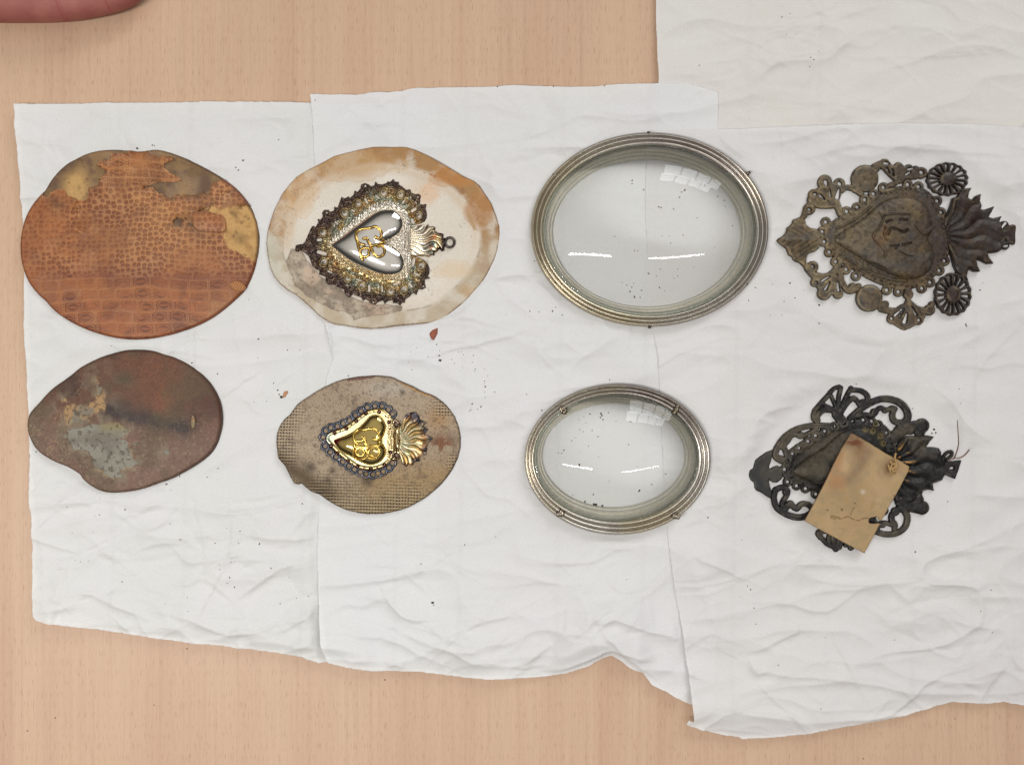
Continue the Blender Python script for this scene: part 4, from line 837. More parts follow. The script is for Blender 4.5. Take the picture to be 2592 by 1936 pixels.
LUG = crv(c9([(1390,420),(1470,430),(1530,480),(1560,580),(1545,780),(1555,1000),(1520,1110),(1470,1150),(1390,1130),(1420,1000),(1430,700)]), 3)
sdf_mesh('bracket', lambda x, y: np.minimum(np.minimum(psdf(LUG, x, y), -disc(x, y, c9([(1465,520)])[0], 4.6)), -disc(x, y, c9([(1475,1058)])[0], 5)), lambda x, y, d: 1.6 + 1.2 * edge_round(d, 5), lambda x, y, d: mix(K(206, 176, 118), K(110, 90, 78), 1 - sm(2, 8, d + 5 * (fbm(x, y, 8, 236, 2) - .5))), m_gilt, bb(LUG), .75, orgG, .2, rootG)
tube('crossbar', [(*c9([(1488,605)])[0], 3.9), (*c9([(1490,790)])[0], 4.1), (*c9([(1490,972)])[0], 3.9)], 5.2, m_gilt, orgG, K(206, 186, 140), rootG, 10)
# fan of flames: a backing and separate tongues
FL = np.array(c9([(1530,1000),(1530,700),(1540,560),(1580,480),(1615,420),(1640,340),(1690,320),(1725,300),(1790,298),(1830,330),(1868,372),(1880,420),(1930,455),(1992,480),(1955,525),(1935,555),(1990,580),(2032,605),(1985,645),(1962,690),(2040,720),(2112,762),(2050,810),(2020,855),(1995,900),(2010,950),(1995,1000),(2000,1040),(1930,1060),(1862,1085),(1885,1160),(1820,1165),(1765,1180),(1755,1240),(1715,1215),(1690,1205),(1648,1252),(1600,1215),(1570,1185),(1558,1110)]))
gc = c9([(1470,800)])[0]
def gfl_z(x, y, d):
    a = np.arctan2(y - gc[1], x - gc[0]); r = np.hypot(x - gc[0], y - gc[1])
    w = np.abs(np.sin(a * 8.5 + .35 * np.sin(r * .16))); 
    return 1.0 + .8 * edge_round(d, 4) + (1.7 * w ** .8) * sm(0, 18, r) * (1 - .5 * sm(45, 95, r)) + 1.3 * (1 - sm(10, 60, r))
def gfl_col(x, y, d):
    r = np.hypot(x - gc[0], (y - gc[1]) * 1.05); n = fbm(x, y, 9, 241, 3); a = np.arctan2(y - gc[1], x - gc[0])
    c = mix(K(212, 202, 178), K(198, 176, 132), sm(20, 55, r)); c = mix(c, K(170, 110, 70), np.exp(-((r - 72 + 10 * (n - .5)) / 8) ** 2) * .7)
    c = mix(c, K(120, 150, 120), sm(.6, .7, n) * .35)
    return mix(c, K(84, 82, 88), sm(70, 86, r + 22 * (n - .5) + 9 * np.abs(a) ** 2 - 5 * np.cos(a * 12)))
sdf_mesh('flame_fan', lambda x, y: psdf(FL, x, y), gfl_z, gfl_col, m_band, bb(FL), .75, orgG, .2, rootG)
def ztop_g(a, b): return float(gheart_z(np.array([a]), np.array([b]), 0)[0]) + .25
MON2 = [[(838,850),(772,805),(748,722),(768,645),(840,600),(930,598),(1000,585),(1080,580),(1155,620),(1190,700),(1178,765),(1118,772),(1092,742)],
        [(800,790),(870,792),(935,770),(940,738),(905,730)],[(925,735),(962,790),(955,840),(1000,868)],
        [(760,800),(775,870),(800,905),(880,900),(960,890),(1060,882),(1180,885),(1200,820),(1185,740)],
        [(812,935),(790,985),(830,1040),(905,1045),(945,990),(915,935),(860,915),(812,935)],
        [(760,890),(745,1000),(775,1095),(870,1115),(965,1085),(990,1020),(970,950),(985,890)],
        [(1045,940),(1010,975),(1030,1030),(1090,1065),(1165,1055),(1200,985),(1185,920),(1120,900),(1060,925)],
        [(1000,1040),(1010,1090),(1080,1105),(1150,1085)],[(960,890),(985,930),(1010,890)]]
monogram(MON2, c9, ztop_g, 3.4, orgG, rootG, m_gold, K(218, 184, 100))

# ------------------------------------------------------------------ glass-fronted oval frames
def frame(org, root, outer, inner, glz, sag, apex, warm):
    (cx, cy, a, b), (ix, iy, ia, ib) = outer, inner
    prof = [(0,.3),(0,2.0),(-.5,4.0),(.02,5.6),(.05,6.4),(.085,6.9),(.125,6.6),(.155,6.1),(.185,6.6),(.22,7.5),(.26,7.9),(.30,7.6),(.335,7.0),(.36,7.4),(.40,8.3),(.44,8.6),(.49,8.3),(.52,7.4),(.53,6.6),(.56,5.6),(.60,5.3),(.63,5.6),(.66,5.5),(.70,4.2),(.74,3.7),(.77,4.0),(.80,3.8),(.85,2.5),(.89,2.2),(.92,2.5),(.95,2.0),(1,.2)]
    rings = []
    for t, z in prof:
        if t < 0: t = -.012
        rings.append((cx + (ix - cx) * t, cy + (iy - cy) * t, a + (ia - a) * t, b + (ib - b) * t, z))
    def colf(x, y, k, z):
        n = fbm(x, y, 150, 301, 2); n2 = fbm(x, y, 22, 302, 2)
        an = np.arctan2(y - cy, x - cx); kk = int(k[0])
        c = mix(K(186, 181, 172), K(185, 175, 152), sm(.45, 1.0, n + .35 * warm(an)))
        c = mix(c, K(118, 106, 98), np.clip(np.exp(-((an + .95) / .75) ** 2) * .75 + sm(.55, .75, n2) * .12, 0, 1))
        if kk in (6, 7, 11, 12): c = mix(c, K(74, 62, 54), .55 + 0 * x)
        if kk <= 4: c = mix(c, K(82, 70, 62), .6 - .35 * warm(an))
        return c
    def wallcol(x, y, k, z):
        c = mix(K(186, 182, 170), K(204, 200, 188), fbm(x, y, 70, 305, 3)); kk = int(k[0])  # pale tone stands in for tissue and ceiling reflected in the metal
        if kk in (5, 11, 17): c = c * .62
        if kk in (8, 14): c = mix(c, K(216, 204, 170), .6 + 0 * x)  # gold highlight lines painted into the colour
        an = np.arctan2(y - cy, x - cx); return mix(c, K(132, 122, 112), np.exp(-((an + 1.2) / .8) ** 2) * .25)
    rr = []                                            # refine profile
    for i in range(len(rings) - 1):
        rr.append(rings[i]); rr.append(tuple((p + q) / 2 for p, q in zip(rings[i], rings[i + 1])))
    rr.append(rings[-1]); cut = 2 * 19
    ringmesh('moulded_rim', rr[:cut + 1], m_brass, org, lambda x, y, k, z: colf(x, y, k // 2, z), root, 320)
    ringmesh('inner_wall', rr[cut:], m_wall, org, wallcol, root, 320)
    g0 = .53; gcx, gcy, ga, gb = cx + (ix - cx) * g0, cy + (iy - cy) * g0, a + (ia - a) * g0, b + (ib - b) * g0
    dome = []; m = 26
    for k in range(m):
        t = k / m; q = 1 - t
        dome.append((gcx + (apex[0]) * (1 - q), gcy + apex[1] * (1 - q), ga * q, gb * q, glz + sag * (1 - q ** 2.4)))
    ringmesh('glass_dome', dome, m_glass, org, None, root, 192, cap=glz + sag)
    th = np.linspace(0, 2 * math.pi, 160, endpoint=False)
    tube('glass_edge', [(gcx + (ga - 2) * math.cos(t), gcy + (gb - 2) * math.sin(t), glz - .4) for t in th], 3.6, m_gedge, org, None, root, 8, closed=True)
    return gcx, gcy, ga, gb
orgF = Org(1647, 579, 1.25, 10)
rootF = empty('oval_frame', orgF, 'larger oval metal frame with domed clear glass, between the silver heart and a dark plaque', 'oval frame', 'glazed oval frames')
def warm1(an): return np.clip(np.exp(-((np.abs(an) - math.pi) / .9) ** 2) + np.exp(-((an - 1.8) / .6) ** 2) * .9, 0, 1)
frame(orgF, rootF, (1647, 579, 303, 247), (1642, 585, 241, 188), 7.6, 16.0, (0, -52), warm1)
def tab(p, ang, org, root, col, w=9, l=13, ball=False, z=7.8):
    c, s_ = math.cos(ang), math.sin(ang)
    poly = crv([(p[0] + c * u - s_ * v, p[1] + s_ * u + c * v) for u, v in ((-l, -w * .55), (-l * .3, -w * .8), (l * .5, -w), (l, -w * .4), (l, w * .5), (l * .4, w), (-l * .4, w * .7), (-l, w * .6))], 3)
    o = sdf_mesh('solder_tab', lambda x, y: psdf(poly, x, y), lambda x, y, d: z + .8 * edge_round(d, 5) + .4 * fbm(x, y, 6, 303, 2),
             lambda x, y, d: mix(col, np.asarray(col) * .6, fbm(x, y, 6, 304, 3)), m_brass, bb(poly), 1.0, org, z - 2.5, root)
    if ball: b_ = blob('rivet', (p[0] + c * l * .7, p[1] + s_ * l * .7), (7.5, 7.5), z + .3, 1.5, m_brass, org, col, root)
for p, a in ((c5([(1020,80)])[0], 1.57), (c5([(1795,385)])[0], 2.5), (c5([(295,1235)])[0], -.6), (c5([(1775,1240)])[0], -2.5), (c5([(290,405)])[0], .7), (c5([(1030,1572)])[0], -1.5)):
    tab(p, a, orgF, rootF, K(104, 92, 82), 5, 6.5, z=5.6)
orgS = Org(1565, 1164, 1.25, 10)
rootS = empty('oval_frame', orgS, 'smaller oval metal frame with four solder tabs and domed glass speckled with mould', 'oval frame', 'glazed oval frames')
def warm2(an): return np.clip(np.exp(-((np.abs(an) - math.pi) / .8) ** 2) + np.exp(-((an - 1.5) / .9) ** 2), 0, 1)
frame(orgS, rootS, (1565, 1164, 237, 192), (1556, 1155, 182, 132), 7.6, 14.0, (0, 16), warm2)
for p, a, b_ in ((c6([(490,340)])[0], .9, True), (c6([(1620,340)])[0], 2.0, True), (c6([(465,1375)])[0], -.4, False), (c6([(1620,1400)])[0], 3.5, False)):
    tab(p, a, orgS, rootS, K(128, 118, 106) if not b_ else K(116, 106, 90), 9, 10.5, b_, z=7.9)
# ------------------------------------------------------------------ dark pierced plaque, upper right
s7 = 652 / 2212
orgD = Org(2270, 620, 1.25, 4)
rootD = empty('pierced_plaque', orgD, 'dark brown-green pierced metal plaque with spoked rosettes and a raised heart, at the upper right', 'pierced plaque', 'dark pierced plaques')
def dcol(dark=.0, seed=311):
    def f(x, y, d):
        n = fbm(x, y, 55, seed, 4); n2 = fbm(x, y, 12, seed + 1, 3)
        t = sm(2040, 2440, x + 60 * (n - .5))
        c = mix(K(102, 90, 70), K(52, 39, 34), t); c = mix(c, K(88, 70, 46), sm(.45, .65, n) * .6 * (1 - t * .6))
        c = mix(c, K(52, 46, 42), sm(.5, .7, n2) * .5); c = mix(c, K(68, 66, 64), sm(.58, .7, fbm(x, y, 25, seed + 2, 3)) * .5)
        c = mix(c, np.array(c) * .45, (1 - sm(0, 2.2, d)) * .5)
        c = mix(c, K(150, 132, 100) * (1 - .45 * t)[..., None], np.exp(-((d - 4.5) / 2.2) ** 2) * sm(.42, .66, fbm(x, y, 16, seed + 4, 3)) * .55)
        return c * (1 - dark)
    return f
def wavy(x, y, a=3.4): return a * (fbm(x, y, 120, 319, 2) - .3)
HBD = crv(c7([(470,720),(490,650),(530,600),(640,530),(760,445),(900,345),(1050,292),(1200,272),(1330,285),(1420,340),(1480,430),(1530,520),(1560,640),(1580,760),(1565,870),(1530,950),(1470,1030),(1390,1100),(1250,1160),(1100,1155),(960,1110),(840,1050),(700,960),(600,890),(520,820)]), 3)
LOOPS = [(515,582),(483,665),(695,490),(785,455),(850,390),(925,340),(1010,285),(1220,258),(1312,278),(1472,402),(1505,500),(500,752),(545,842),(600,922),(690,990),(775,1047),(1040,1168),(1140,1182),(1342,1152),(1412,1102),(1490,1000),(1535,918)]
def heartplate(x, y):
    d = psdf(HBD, x, y) + .8 * (fbm(x, y, 6, 321, 2) - .5); hol = np.full(x.shape, -1e6)
    for l in LOOPS:
        c = c7([l])[0]; d = np.maximum(d, disc(x, y, c, 13)); hol = np.maximum(hol, disc(x, y, c, 5))
    return np.minimum(d, -hol)
HRT = crv(c7([(580,730),(700,640),(850,540),(960,440),(1080,380),(1220,370),(1330,420),(1400,520),(1420,640),(1380,720),(1420,800),(1430,900),(1390,1000),(1280,1070),(1120,1050),(960,980),(800,890),(660,800)]), 3)
ph = poisson(HRT, 2, 900)
SLOT = [([(1010,595),(1035,580),(1060,580)],11),([(1125,573),(1185,576)],13),([(1020,695),(1040,655),(1080,650),(1130,670),(1160,680),(1190,655)],14),([(1150,790),(1220,772)],13),([(1045,800),(1110,795)],11),([(1085,820),(1115,785)],8)]
def slots(x, y):
    r = np.full(x.shape, -1e6)
    for p, rad in SLOT: r = np.maximum(r, stroke(x, y, crv(c7(p), 3, False) if len(p) > 2 else c7(p), rad * s7 * .85, rad * s7 * .6))
    return r
RIDGES = [([(955,520),(980,570),(940,640),(890,720),(960,800),(1000,860),(990,890)],7),([(980,530),(1100,520),(1200,520)],8),([(1000,640),(985,700),(1010,745)],6),([(1120,840),(1180,870),(1230,880)],5),([(1250,620),(1330,700),(1420,630)],7),([(870,945),(900,925),(1000,975)],7),([(690,900),(860,1000),(1040,1070),(1200,1090)],9),([(600,640),(760,560),(900,450)],8)]
def hp_z(x, y, d):
    z = 1.0 + .7 * edge_round(d, 4) + 5.0 * ph(x, y) ** .7 + .8 * fbm(x, y, 14, 322, 3) + wavy(x, y, 1.2)
    for p, r in RIDGES: z = z + 1.3 * np.exp(-((stroke(x, y, crv(c7(p), 3, False), 0)) / (r * s7 * 1.2)) ** 2)
    f1, _, _ = worley(x, y, 13, 323, .5); ringz = np.exp(-((psdf(HBD, x, y) - 9) / 7) ** 2)
    z = z + ringz * (1 - sm(0, 5, f1)) * 1.5
    return z - 1.6 * sm(-1.2, 1.2, slots(x, y))
def hp_col(x, y, d):
    c = dcol()(x, y, d); n = fbm(x, y, 18, 324, 3)
    for px, py, r in ((1280,530,60),(1320,840,55),(1200,430,70),(1000,720,60),(1130,1090,90),(1330,1080,50),(700,700,30)):
        qx, qy = c7([(px, py)])[0]; c = mix(c, K(112, 92, 56), np.exp(-(np.hypot(x - qx, y - qy) / (r * s7)) ** 2) * (.1 + n * .6))
    c = mix(c, K(64, 64, 64), np.exp(-((stroke(x, y, c7([(900,940),(1050,970),(1210,980)]), 0)) / 11) ** 2) * .4)
    c = mix(c, K(104, 72, 50), np.exp(-((stroke(x, y, c7([(900,720),(950,780),(1000,640),(1010,740)]), 0)) / 7) ** 2) * .5)
    return mix(c, K(34, 26, 22), sm(-1, .5, slots(x, y)) * .5)  # slots tinted dark to stand for the shade deep inside them
sdf_mesh('raised_heart', heartplate, hp_z, hp_col, m_dark, bb(HBD, 18), 1.2, orgD, .3, rootD)
def part(name, sdf, box, z=None, col=None, seed=331, org=orgD, root=rootD, base=.8, mat=None, res=1.1):
    pts = box
    return sdf_mesh(name, lambda x, y: sdf(x, y) + .8 * (fbm(x, y, 7, seed, 2) - .5), z or (lambda x, y, d: base + 1.2 * edge_round(d, 4.5) + .3 * fbm(x, y, 12, seed + 1, 3) + (wavy(x, y) if org is orgD else 0)),
                    col or dcol(seed=seed), mat or m_dark, bb(pts, 8), res, org, .15, root)
# left leaf-shaped end
LEAF = np.array(c7([(88,742),(105,722),(140,705),(165,680),(178,655),(178,628),(205,612),(225,590),(232,562),(262,550),(290,540),(318,515),(330,520),(335,560),(345,605),(375,632),(420,640),(455,660),(472,700),(470,760),(455,810),(420,838),(375,852),(350,870),(345,910),(338,965),(318,962),(290,935),(255,925),(232,905),(220,880),(195,868),(185,840),(172,812),(140,790),(110,768)]))
part('leaf_finial', lambda x, y: psdf(LEAF, x, y), LEAF, lambda x, y, d: .9 + .7 * edge_round(d, 5) + .5 * np.exp(-(stroke(x, y, c7([(120,745),(420,740)]), 0) / 6) ** 2) + .35 * np.sin(.32 * (x - 1940) + .5 * np.abs(y - 608)) * sm(2, 9, d) + wavy(x, y))
def ringed(c, r, h): return lambda x, y: np.minimum(disc(x, y, c7([c])[0], r * s7), -disc(x, y, c7([c])[0], h * s7))
def comb(strokes, discs=(), polys=(), holes=(), conv=c7, sc=s7):
    def f(x, y):
        d = np.full(x.shape, -1e6)
        for p, r0, r1 in strokes: d = np.maximum(d, stroke(x, y, crv(conv(p), 4, False) if len(p) > 2 else conv(p), r0 * sc, r1 * sc))
        for c, r in discs: d = np.maximum(d, disc(x, y, conv([c])[0], r * sc))
        for p in polys: d = np.maximum(d, psdf(crv(conv(p), 3), x, y))
        for p, r0, r1 in holes: d = np.minimum(d, -stroke(x, y, conv(p), r0 * sc, r1 * sc))
        return d
    return f
UPL_S = [([(330,530),(350,470),(400,400)],26,26),([(395,390),(470,430),(590,430)],40,36),([(600,400),(620,450),(640,510)],34,28),([(600,420),(620,350),(690,285),(760,300),(820,340)],28,24)]
UPL = comb(UPL_S, [((372,470),52),((410,345),46),((505,240),66),((635,252),52),((480,370),62),((760,290),42)], [[(430,300),(560,240),(650,270),(620,420),(470,450)]],
           [([(372,475),(373,476)],13,13),([(415,345),(425,345)],12,12),([(512,240),(520,262)],18,12),([(632,250),(640,255)],15,13),([(615,370),(632,300)],18,7),([(465,355),(500,385)],12,5),([(555,360),(548,300)],9,4),([(660,345),(735,335)],10,20)])
part('palmette', UPL, c7([(320,170),(860,560)]))
part('disc_boss', lambda x, y: disc(x, y, c7([(850,210)])[0], 118 * s7), c7([(730,90),(970,330)]), lambda x, y, d: 1.1 + 1.6 * edge_round(d, 30) - .9 * np.exp(-(np.hypot(x - c7([(860,215)])[0][0], y - c7([(860,215)])[0][1]) / 9) ** 2) + .3 * fbm(x, y, 10, 341, 3) + wavy(x, y), seed=340)
TOPF = comb([([(930,110),(985,85),(1020,80)],30,34),([(1020,80),(1090,160),(1140,215)],42,30),([(1150,120),(1150,220)],40,34),([(1340,150),(1250,200),(1150,225)],40,26),([(1140,215),(1110,250),(1060,270)],26,22)], [((1018,92),42),((1138,105),38),((1230,120),36),((1290,130),34),((1335,160),52),((940,120),40)], [[(990,90),(1140,100),(1320,120),(1330,190),(1150,240),(1060,190)]],
            [([(1020,78),(1050,80)],14,10),([(1040,130),(1060,160)],12,5),([(1085,135),(1095,185)],8,4),([(1225,130),(1270,118)],9,5),([(1205,175),(1245,150)],9,4),([(1338,155),(1340,156)],17,17),([(1200,235),(1300,225)],14,8)])
part('shell_palmette', TOPF, c7([(880,50),(1400,300)]))
def rosette(c, rx, ry, n, rot, rin=.30):
    cc = c7([c])[0]; rx *= s7; ry *= s7
    def f(x, y):
        u = (x - cc[0]) / rx; v = (y - cc[1]) / ry; r = np.hypot(u, v); a = np.arctan2(v, u) + rot; m = min(rx, ry)
        d = (1 + .025 * np.cos(a * n) - r) * m
        aa = (a * n / (2 * np.pi)); aa = (aa - np.floor(aa + .5)) * 2 * np.pi / n
        wdt = .27 * 2 * np.pi / n * r * m                # half width of slot grows outward
        sl = np.minimum(wdt - np.abs(aa) * r * m, np.minimum((.90 - .10 * (np.abs(aa) * n / np.pi) ** 2 - r) * m, (r - .42) * m))
        return np.minimum(d, -sl)
    def z(x, y, d):
        u = (x - cc[0]) / rx; v = (y - cc[1]) / ry; r = np.hypot(u, v); a = np.arctan2(v, u)
        return 1.2 + .7 * edge_round(d, 4) + 1.3 * np.exp(-(r / .28) ** 2) - .5 * np.exp(-(r / .09) ** 2) + .3 * fbm(x, y, 9, 351, 2) + wavy(x, y)
    return f, z
f, z = rosette((1558,215), 178, 142, 16, .1); part('spoked_rosette', f, c7([(1370,60),(1750,370)]), z, dcol(.15, 352))
f, z = rosette((1605,1205), 158, 182, 16, .25); part('spoked_rosette', f, c7([(1430,1010),(1780,1400)]), z, dcol(.1, 353))
FLD = np.array(c7([(1520,560),(1560,500),(1590,420),(1600,380),(1640,370),(1660,330),(1690,300),(1768,288),(1745,330),(1738,372),(1770,395),(1800,360),(1850,340),(1842,400),(1858,440),(1850,470),(1880,475),(1970,445),(1945,500),(1925,535),(1960,548),(2035,528),(2015,570),(2030,600),(2040,700),(2035,800),(2040,815),(1990,845),(1940,850),(1905,850),(1920,890),(1955,940),(1900,945),(1850,920),(1805,905),(1815,960),(1838,1010),(1790,1012),(1740,985),(1730,1010),(1720,1050),(1735,1085),(1690,1060),(1640,1020),(1610,960),(1590,880),(1560,800),(1545,680)]))
def fld_z(x, y, d):
    c = c7([(1480,720)])[0]; a = np.arctan2(y - c[1], x - c[0]); r = np.hypot(x - c[0], y - c[1])
    return 1.0 + .7 * edge_round(d, 5) + 1.3 * np.abs(np.sin(a * 9 + .6 * np.sin(r * .07))) * sm(0, 8, d) + .4 * fbm(x, y, 12, 361, 3) + wavy(x, y)
part('flame', lambda x, y: psdf(FLD, x, y), FLD, fld_z, dcol(.28, 362))
ENDB = comb([([(1960,620),(2000,640),(2040,690)],22,18),([(1980,690),(2100,690)],46,40),([(2040,740),(2000,790),(1975,800)],20,20)], [((2052,612),42),((2062,785),36),((1965,700),44)], [[(2075,625),(2152,602),(2148,690),(2142,776),(2070,745)]],
            [([(2035,630),(2065,590)],8,12),([(2055,790),(2085,785)],10,8),([(2000,610),(2005,630)],9,9),([(2010,790),(2005,805)],7,7)])
part('bow_tab', ENDB, c7([(1910,560),(2170,830)]), col=dcol(.35, 371))
LOL_S = [([(345,960),(370,1000),(430,1060)],24,30),([(440,1050),(520,1060),(600,1000)],36,30),([(600,990),(630,950),(640,920)],30,24),([(640,1000),(650,1080),(700,1170),(760,1170),(800,1130)],26,24)]
LOL = comb(LOL_S, [((400,970),52),((425,1100),42),((500,1195),60),((620,1200),44),((540,1110),66),((745,1140),36)], [[(420,1060),(600,1020),(640,1190),(480,1200)]],
           [([(398,965),(399,966)],14,14),([(428,1105),(432,1108)],10,10),([(480,1090),(545,1050)],10,5),([(510,1160),(545,1100)],12,5),([(618,1110),(622,1170)],11,14)])
part('palmette', LOL, c7([(310,900),(840,1280)]))
part('disc_boss', lambda x, y: disc(x, y, c7([(888,1238)])[0], 116 * s7), c7([(770,1110),(1010,1360)]), lambda x, y, d: 1.1 + 1.6 * edge_round(d, 30) + .3 * fbm(x, y, 10, 342, 3) + .6 * fbm(x, y, 40, 343, 2) + wavy(x, y), seed=344)
BOTF = comb([([(985,1290),(1010,1330),(1080,1345)],32,30),([(1080,1345),(1180,1330),(1225,1260)],28,22),([(1225,1260),(1300,1330),(1400,1350)],22,30),([(1225,1170),(1225,1260)],30,20)], [((1030,1290),34),((1005,1320),42),((1225,1205),44),((1405,1340),48),((1425,1290),26),((1092,1410),50),((1188,1465),50),((1310,1420),48),((1200,1360),70),((1260,1350),60)], [[(1070,1360),(1220,1270),(1370,1360),(1340,1430),(1190,1512),(1060,1420)]],
            [([(1195,1440),(1215,1370)],15,7),([(1115,1385),(1175,1330)],9,4),([(1150,1400),(1190,1330)],5,3),([(1290,1380),(1255,1310)],10,4),([(1316,1425),(1318,1426)],14,14),([(1085,1410),(1086,1411)],11,11)])
part('shell_palmette', BOTF, c7([(950,1130),(1470,1530)]))

# ------------------------------------------------------------------ dark pierced plaque, lower right
s8 = 590 / 2074
orgE = Org(2170, 1195, 1.25, 4)
rootE = empty('pierced_plaque', orgE, 'blackened pierced scrollwork plaque lying beneath the brown card label', 'pierced plaque', 'dark pierced plaques')
def ecol(seed=401, gold=0.0):
    def f(x, y, d):
        n = fbm(x, y, 45, seed, 4); n2 = fbm(x, y, 10, seed + 1, 3)
        c = mix(K(31, 29, 28), K(22, 20, 19), n); c = mix(c, K(72, 64, 52), sm(.55, .75, fbm(x, y, 70, 407, 3) + .25 * np.exp(-(np.hypot(x - 2060, y - 1060) / 110) ** 2)) * .8)
        c = mix(c, K(54, 52, 52), sm(.55, .7, n2) * .4)
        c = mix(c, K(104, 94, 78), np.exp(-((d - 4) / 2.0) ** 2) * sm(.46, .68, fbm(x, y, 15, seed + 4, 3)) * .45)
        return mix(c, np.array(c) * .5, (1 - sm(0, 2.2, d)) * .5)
    return f
def epart(name, sdf, box, z=None, col=None, seed=411, base=1.0):
    return part(name, sdf, box, z, col or ecol(seed), seed, orgE, rootE, base)
LE = np.array(c8([(85,872),(95,845),(130,828),(140,790),(150,755),(195,720),(250,685),(308,662),(305,720),(290,770),(275,820),(285,835),(310,815),(350,805),(390,830),(400,870),(390,920),(350,955),(310,955),(275,935),(275,960),(290,1010),(300,1050),(300,1105),(255,1080),(205,1045),(160,1025),(140,995),(135,955),(100,935),(88,905)]))
epart('leaf_finial', lambda x, y: psdf(LE, x, y), LE, lambda x, y, d: 1.0 + .8 * edge_round(d, 6) + .3 * fbm(x, y, 12, 412, 3), lambda x, y, d: mix(ecol(413)(x, y, d), K(48, 49, 48), .5))
def E(st, di=(), po=(), ho=()): return comb(st, di, po, ho, c8, s8)
epart('scroll', E([([(830,452),(740,448),(640,452),(530,478),(440,530),(375,600),(335,680),(340,730),(385,760)],26,30),([(385,762),(430,735),(428,690),(405,640),(385,640)],26,24),([(390,640),(440,590),(475,540),(520,530),(560,548),(620,520),(700,478)],24,20)], [((372,745),34),((560,535),30)]), c8([(290,410),(850,800)]))
epart('palmette', E([([(890,380),(890,340),(840,310),(760,310),(715,350),(690,400)],34,24),([(690,400),(672,380),(680,320),(720,270),(800,180),(850,120),(900,100)],22,22),([(880,340),(820,290),(740,250)],20,16),([(890,330),(850,230),(815,150)],18,18),([(895,330),(895,220),(915,110)],18,22),([(905,330),(945,230),(1000,125)],18,22),([(910,340),(960,260),(1030,205),(1090,270)],28,22),([(1000,130),(1100,140),(1155,190),(1140,250),(1100,258)],24,26),([(880,350),(920,400)],44,44)], [((700,400),34),((1110,245),34),((900,100),22),((1005,115),24),((850,115),18)]), c8([(630,60),(1210,440)]))
epart('scroll', E([([(1000,380),(1070,320),(1160,258),(1260,215),(1360,215),(1450,250),(1505,320),(1510,390),(1455,438)],28,34),([(1450,430),(1390,405),(1375,350),(1395,300)],30,26),([(1000,385),(1120,350),(1200,360),(1230,320),(1270,290),(1320,310),(1370,290)],22,22)], [((1215,330),36),((1310,312),28),((1450,425),32)]), c8([(960,170),(1570,490)]))
epart('trefoil', E([([(1390,560),(1460,500),(1560,455),(1630,450)],50,46)], [((1640,450),66),((1535,470),60),((1620,505),50),((1440,500),56),((1400,540),54)]), c8([(1330,370),(1730,610)]), lambda x, y, d: 1.0 + 1.5 * edge_round(d, 14) + .3 * fbm(x, y, 9, 414, 2))
HBE = crv(c8([(385,830),(410,740),(450,670),(560,590),(700,510),(820,430),(960,395),(1100,388),(1230,405),(1320,455),(1375,540),(1410,640),(1420,760),(1410,900),(1400,1020),(1350,1110),(1250,1180),(1100,1190),(950,1160),(800,1110),(680,1050),(560,1010),(450,960),(400,900)]), 3)
LO8 = [(540,650),(620,590),(690,538),(770,500),(855,455),(935,425),(1015,405),(1115,400),(1190,410),(1250,440),(1320,515),(412,840),(430,760),(520,985),(600,1010),(690,1060),(440,950),(1300,1205),(1210,1230),(480,700)]
def hpE(x, y):
    d = psdf(HBE, x, y); h = np.full(x.shape, -1e6)
    for l in LO8:
        c = c8([l])[0]; d = np.maximum(d, disc(x, y, c, 12)); h = np.maximum(h, disc(x, y, c, 4.6))
    return np.minimum(d, -h)
HRE = crv(c8([(480,850),(600,740),(760,640),(900,520),(1020,470),(1160,470),(1260,540),(1310,650),(1320,780),(1300,900),(1240,1010),(1100,1060),(900,1040),(740,990),(600,930)]), 3); pe = poisson(HRE, 2, 900)
def hpe_z(x, y, d):
    rim = np.exp(-((psdf(HBE, x, y) - 14) / 9) ** 2); f1, _, _ = worley(x, y, 15, 421, .4)
    return 1.0 + .7 * edge_round(d, 4) + 4.4 * pe(x, y) ** .8 + .4 * fbm(x, y, 12, 422, 3) + rim * (1.0 + .8 * (1 - sm(0, 5, f1)))
def hpe_col(x, y, d):
    c = ecol(423)(x, y, d); 
    for px, py, r in ((680,800,120),(1180,490,25),(1255,540,28),(1275,605,24),(1115,488,18),(560,870,60)):
        qx, qy = c8([(px, py)])[0]; c = mix(c, K(104, 92, 58) if r < 50 else K(70, 62, 44), np.exp(-(np.hypot(x - qx, y - qy) / (r * s8)) ** 2) * .8)
    return c
epart('raised_heart', hpE, c8([(340,350),(1470,1260)]), hpe_z, hpe_col)
for l in ((1185,495),(1253,540),(1275,605),(1115,490),(1210,430)):
    tube('stud_ring', [(c8([l])[0][0] + 6 * math.cos(t), c8([l])[0][1] + 6 * math.sin(t), 4.2) for t in np.linspace(0, 6.283, 16, endpoint=False)], 1.7, m_dark, orgE, K(96, 84, 54), rootE, 6, closed=True)
FLE = np.array(c8([(1395,740),(1400,640),(1440,580),(1500,540),(1600,540),(1680,535),(1748,548),(1710,590),(1675,640),(1740,640),(1790,650),(1815,690),(1800,720),(1850,760),(1870,830),(1840,890),(1820,935),(1780,950),(1735,965),(1740,1000),(1748,1030),(1690,1018),(1650,1030),(1640,1060),(1660,1110),(1600,1110),(1550,1140),(1470,1150),(1400,1140),(1380,1060),(1390,900)]))
def fle_z(x, y, d):
    c = c8([(1330,800)])[0]; a = np.arctan2(y - c[1], x - c[0]); r = np.hypot(x - c[0], y - c[1])
    return 1.0 + .8 * edge_round(d, 5) + 2.0 * np.abs(np.sin(a * 7.5 + .5 * np.sin(r * .08))) ** 1.3 * sm(0, 10, d) + .3 * fbm(x, y, 8, 431, 3)
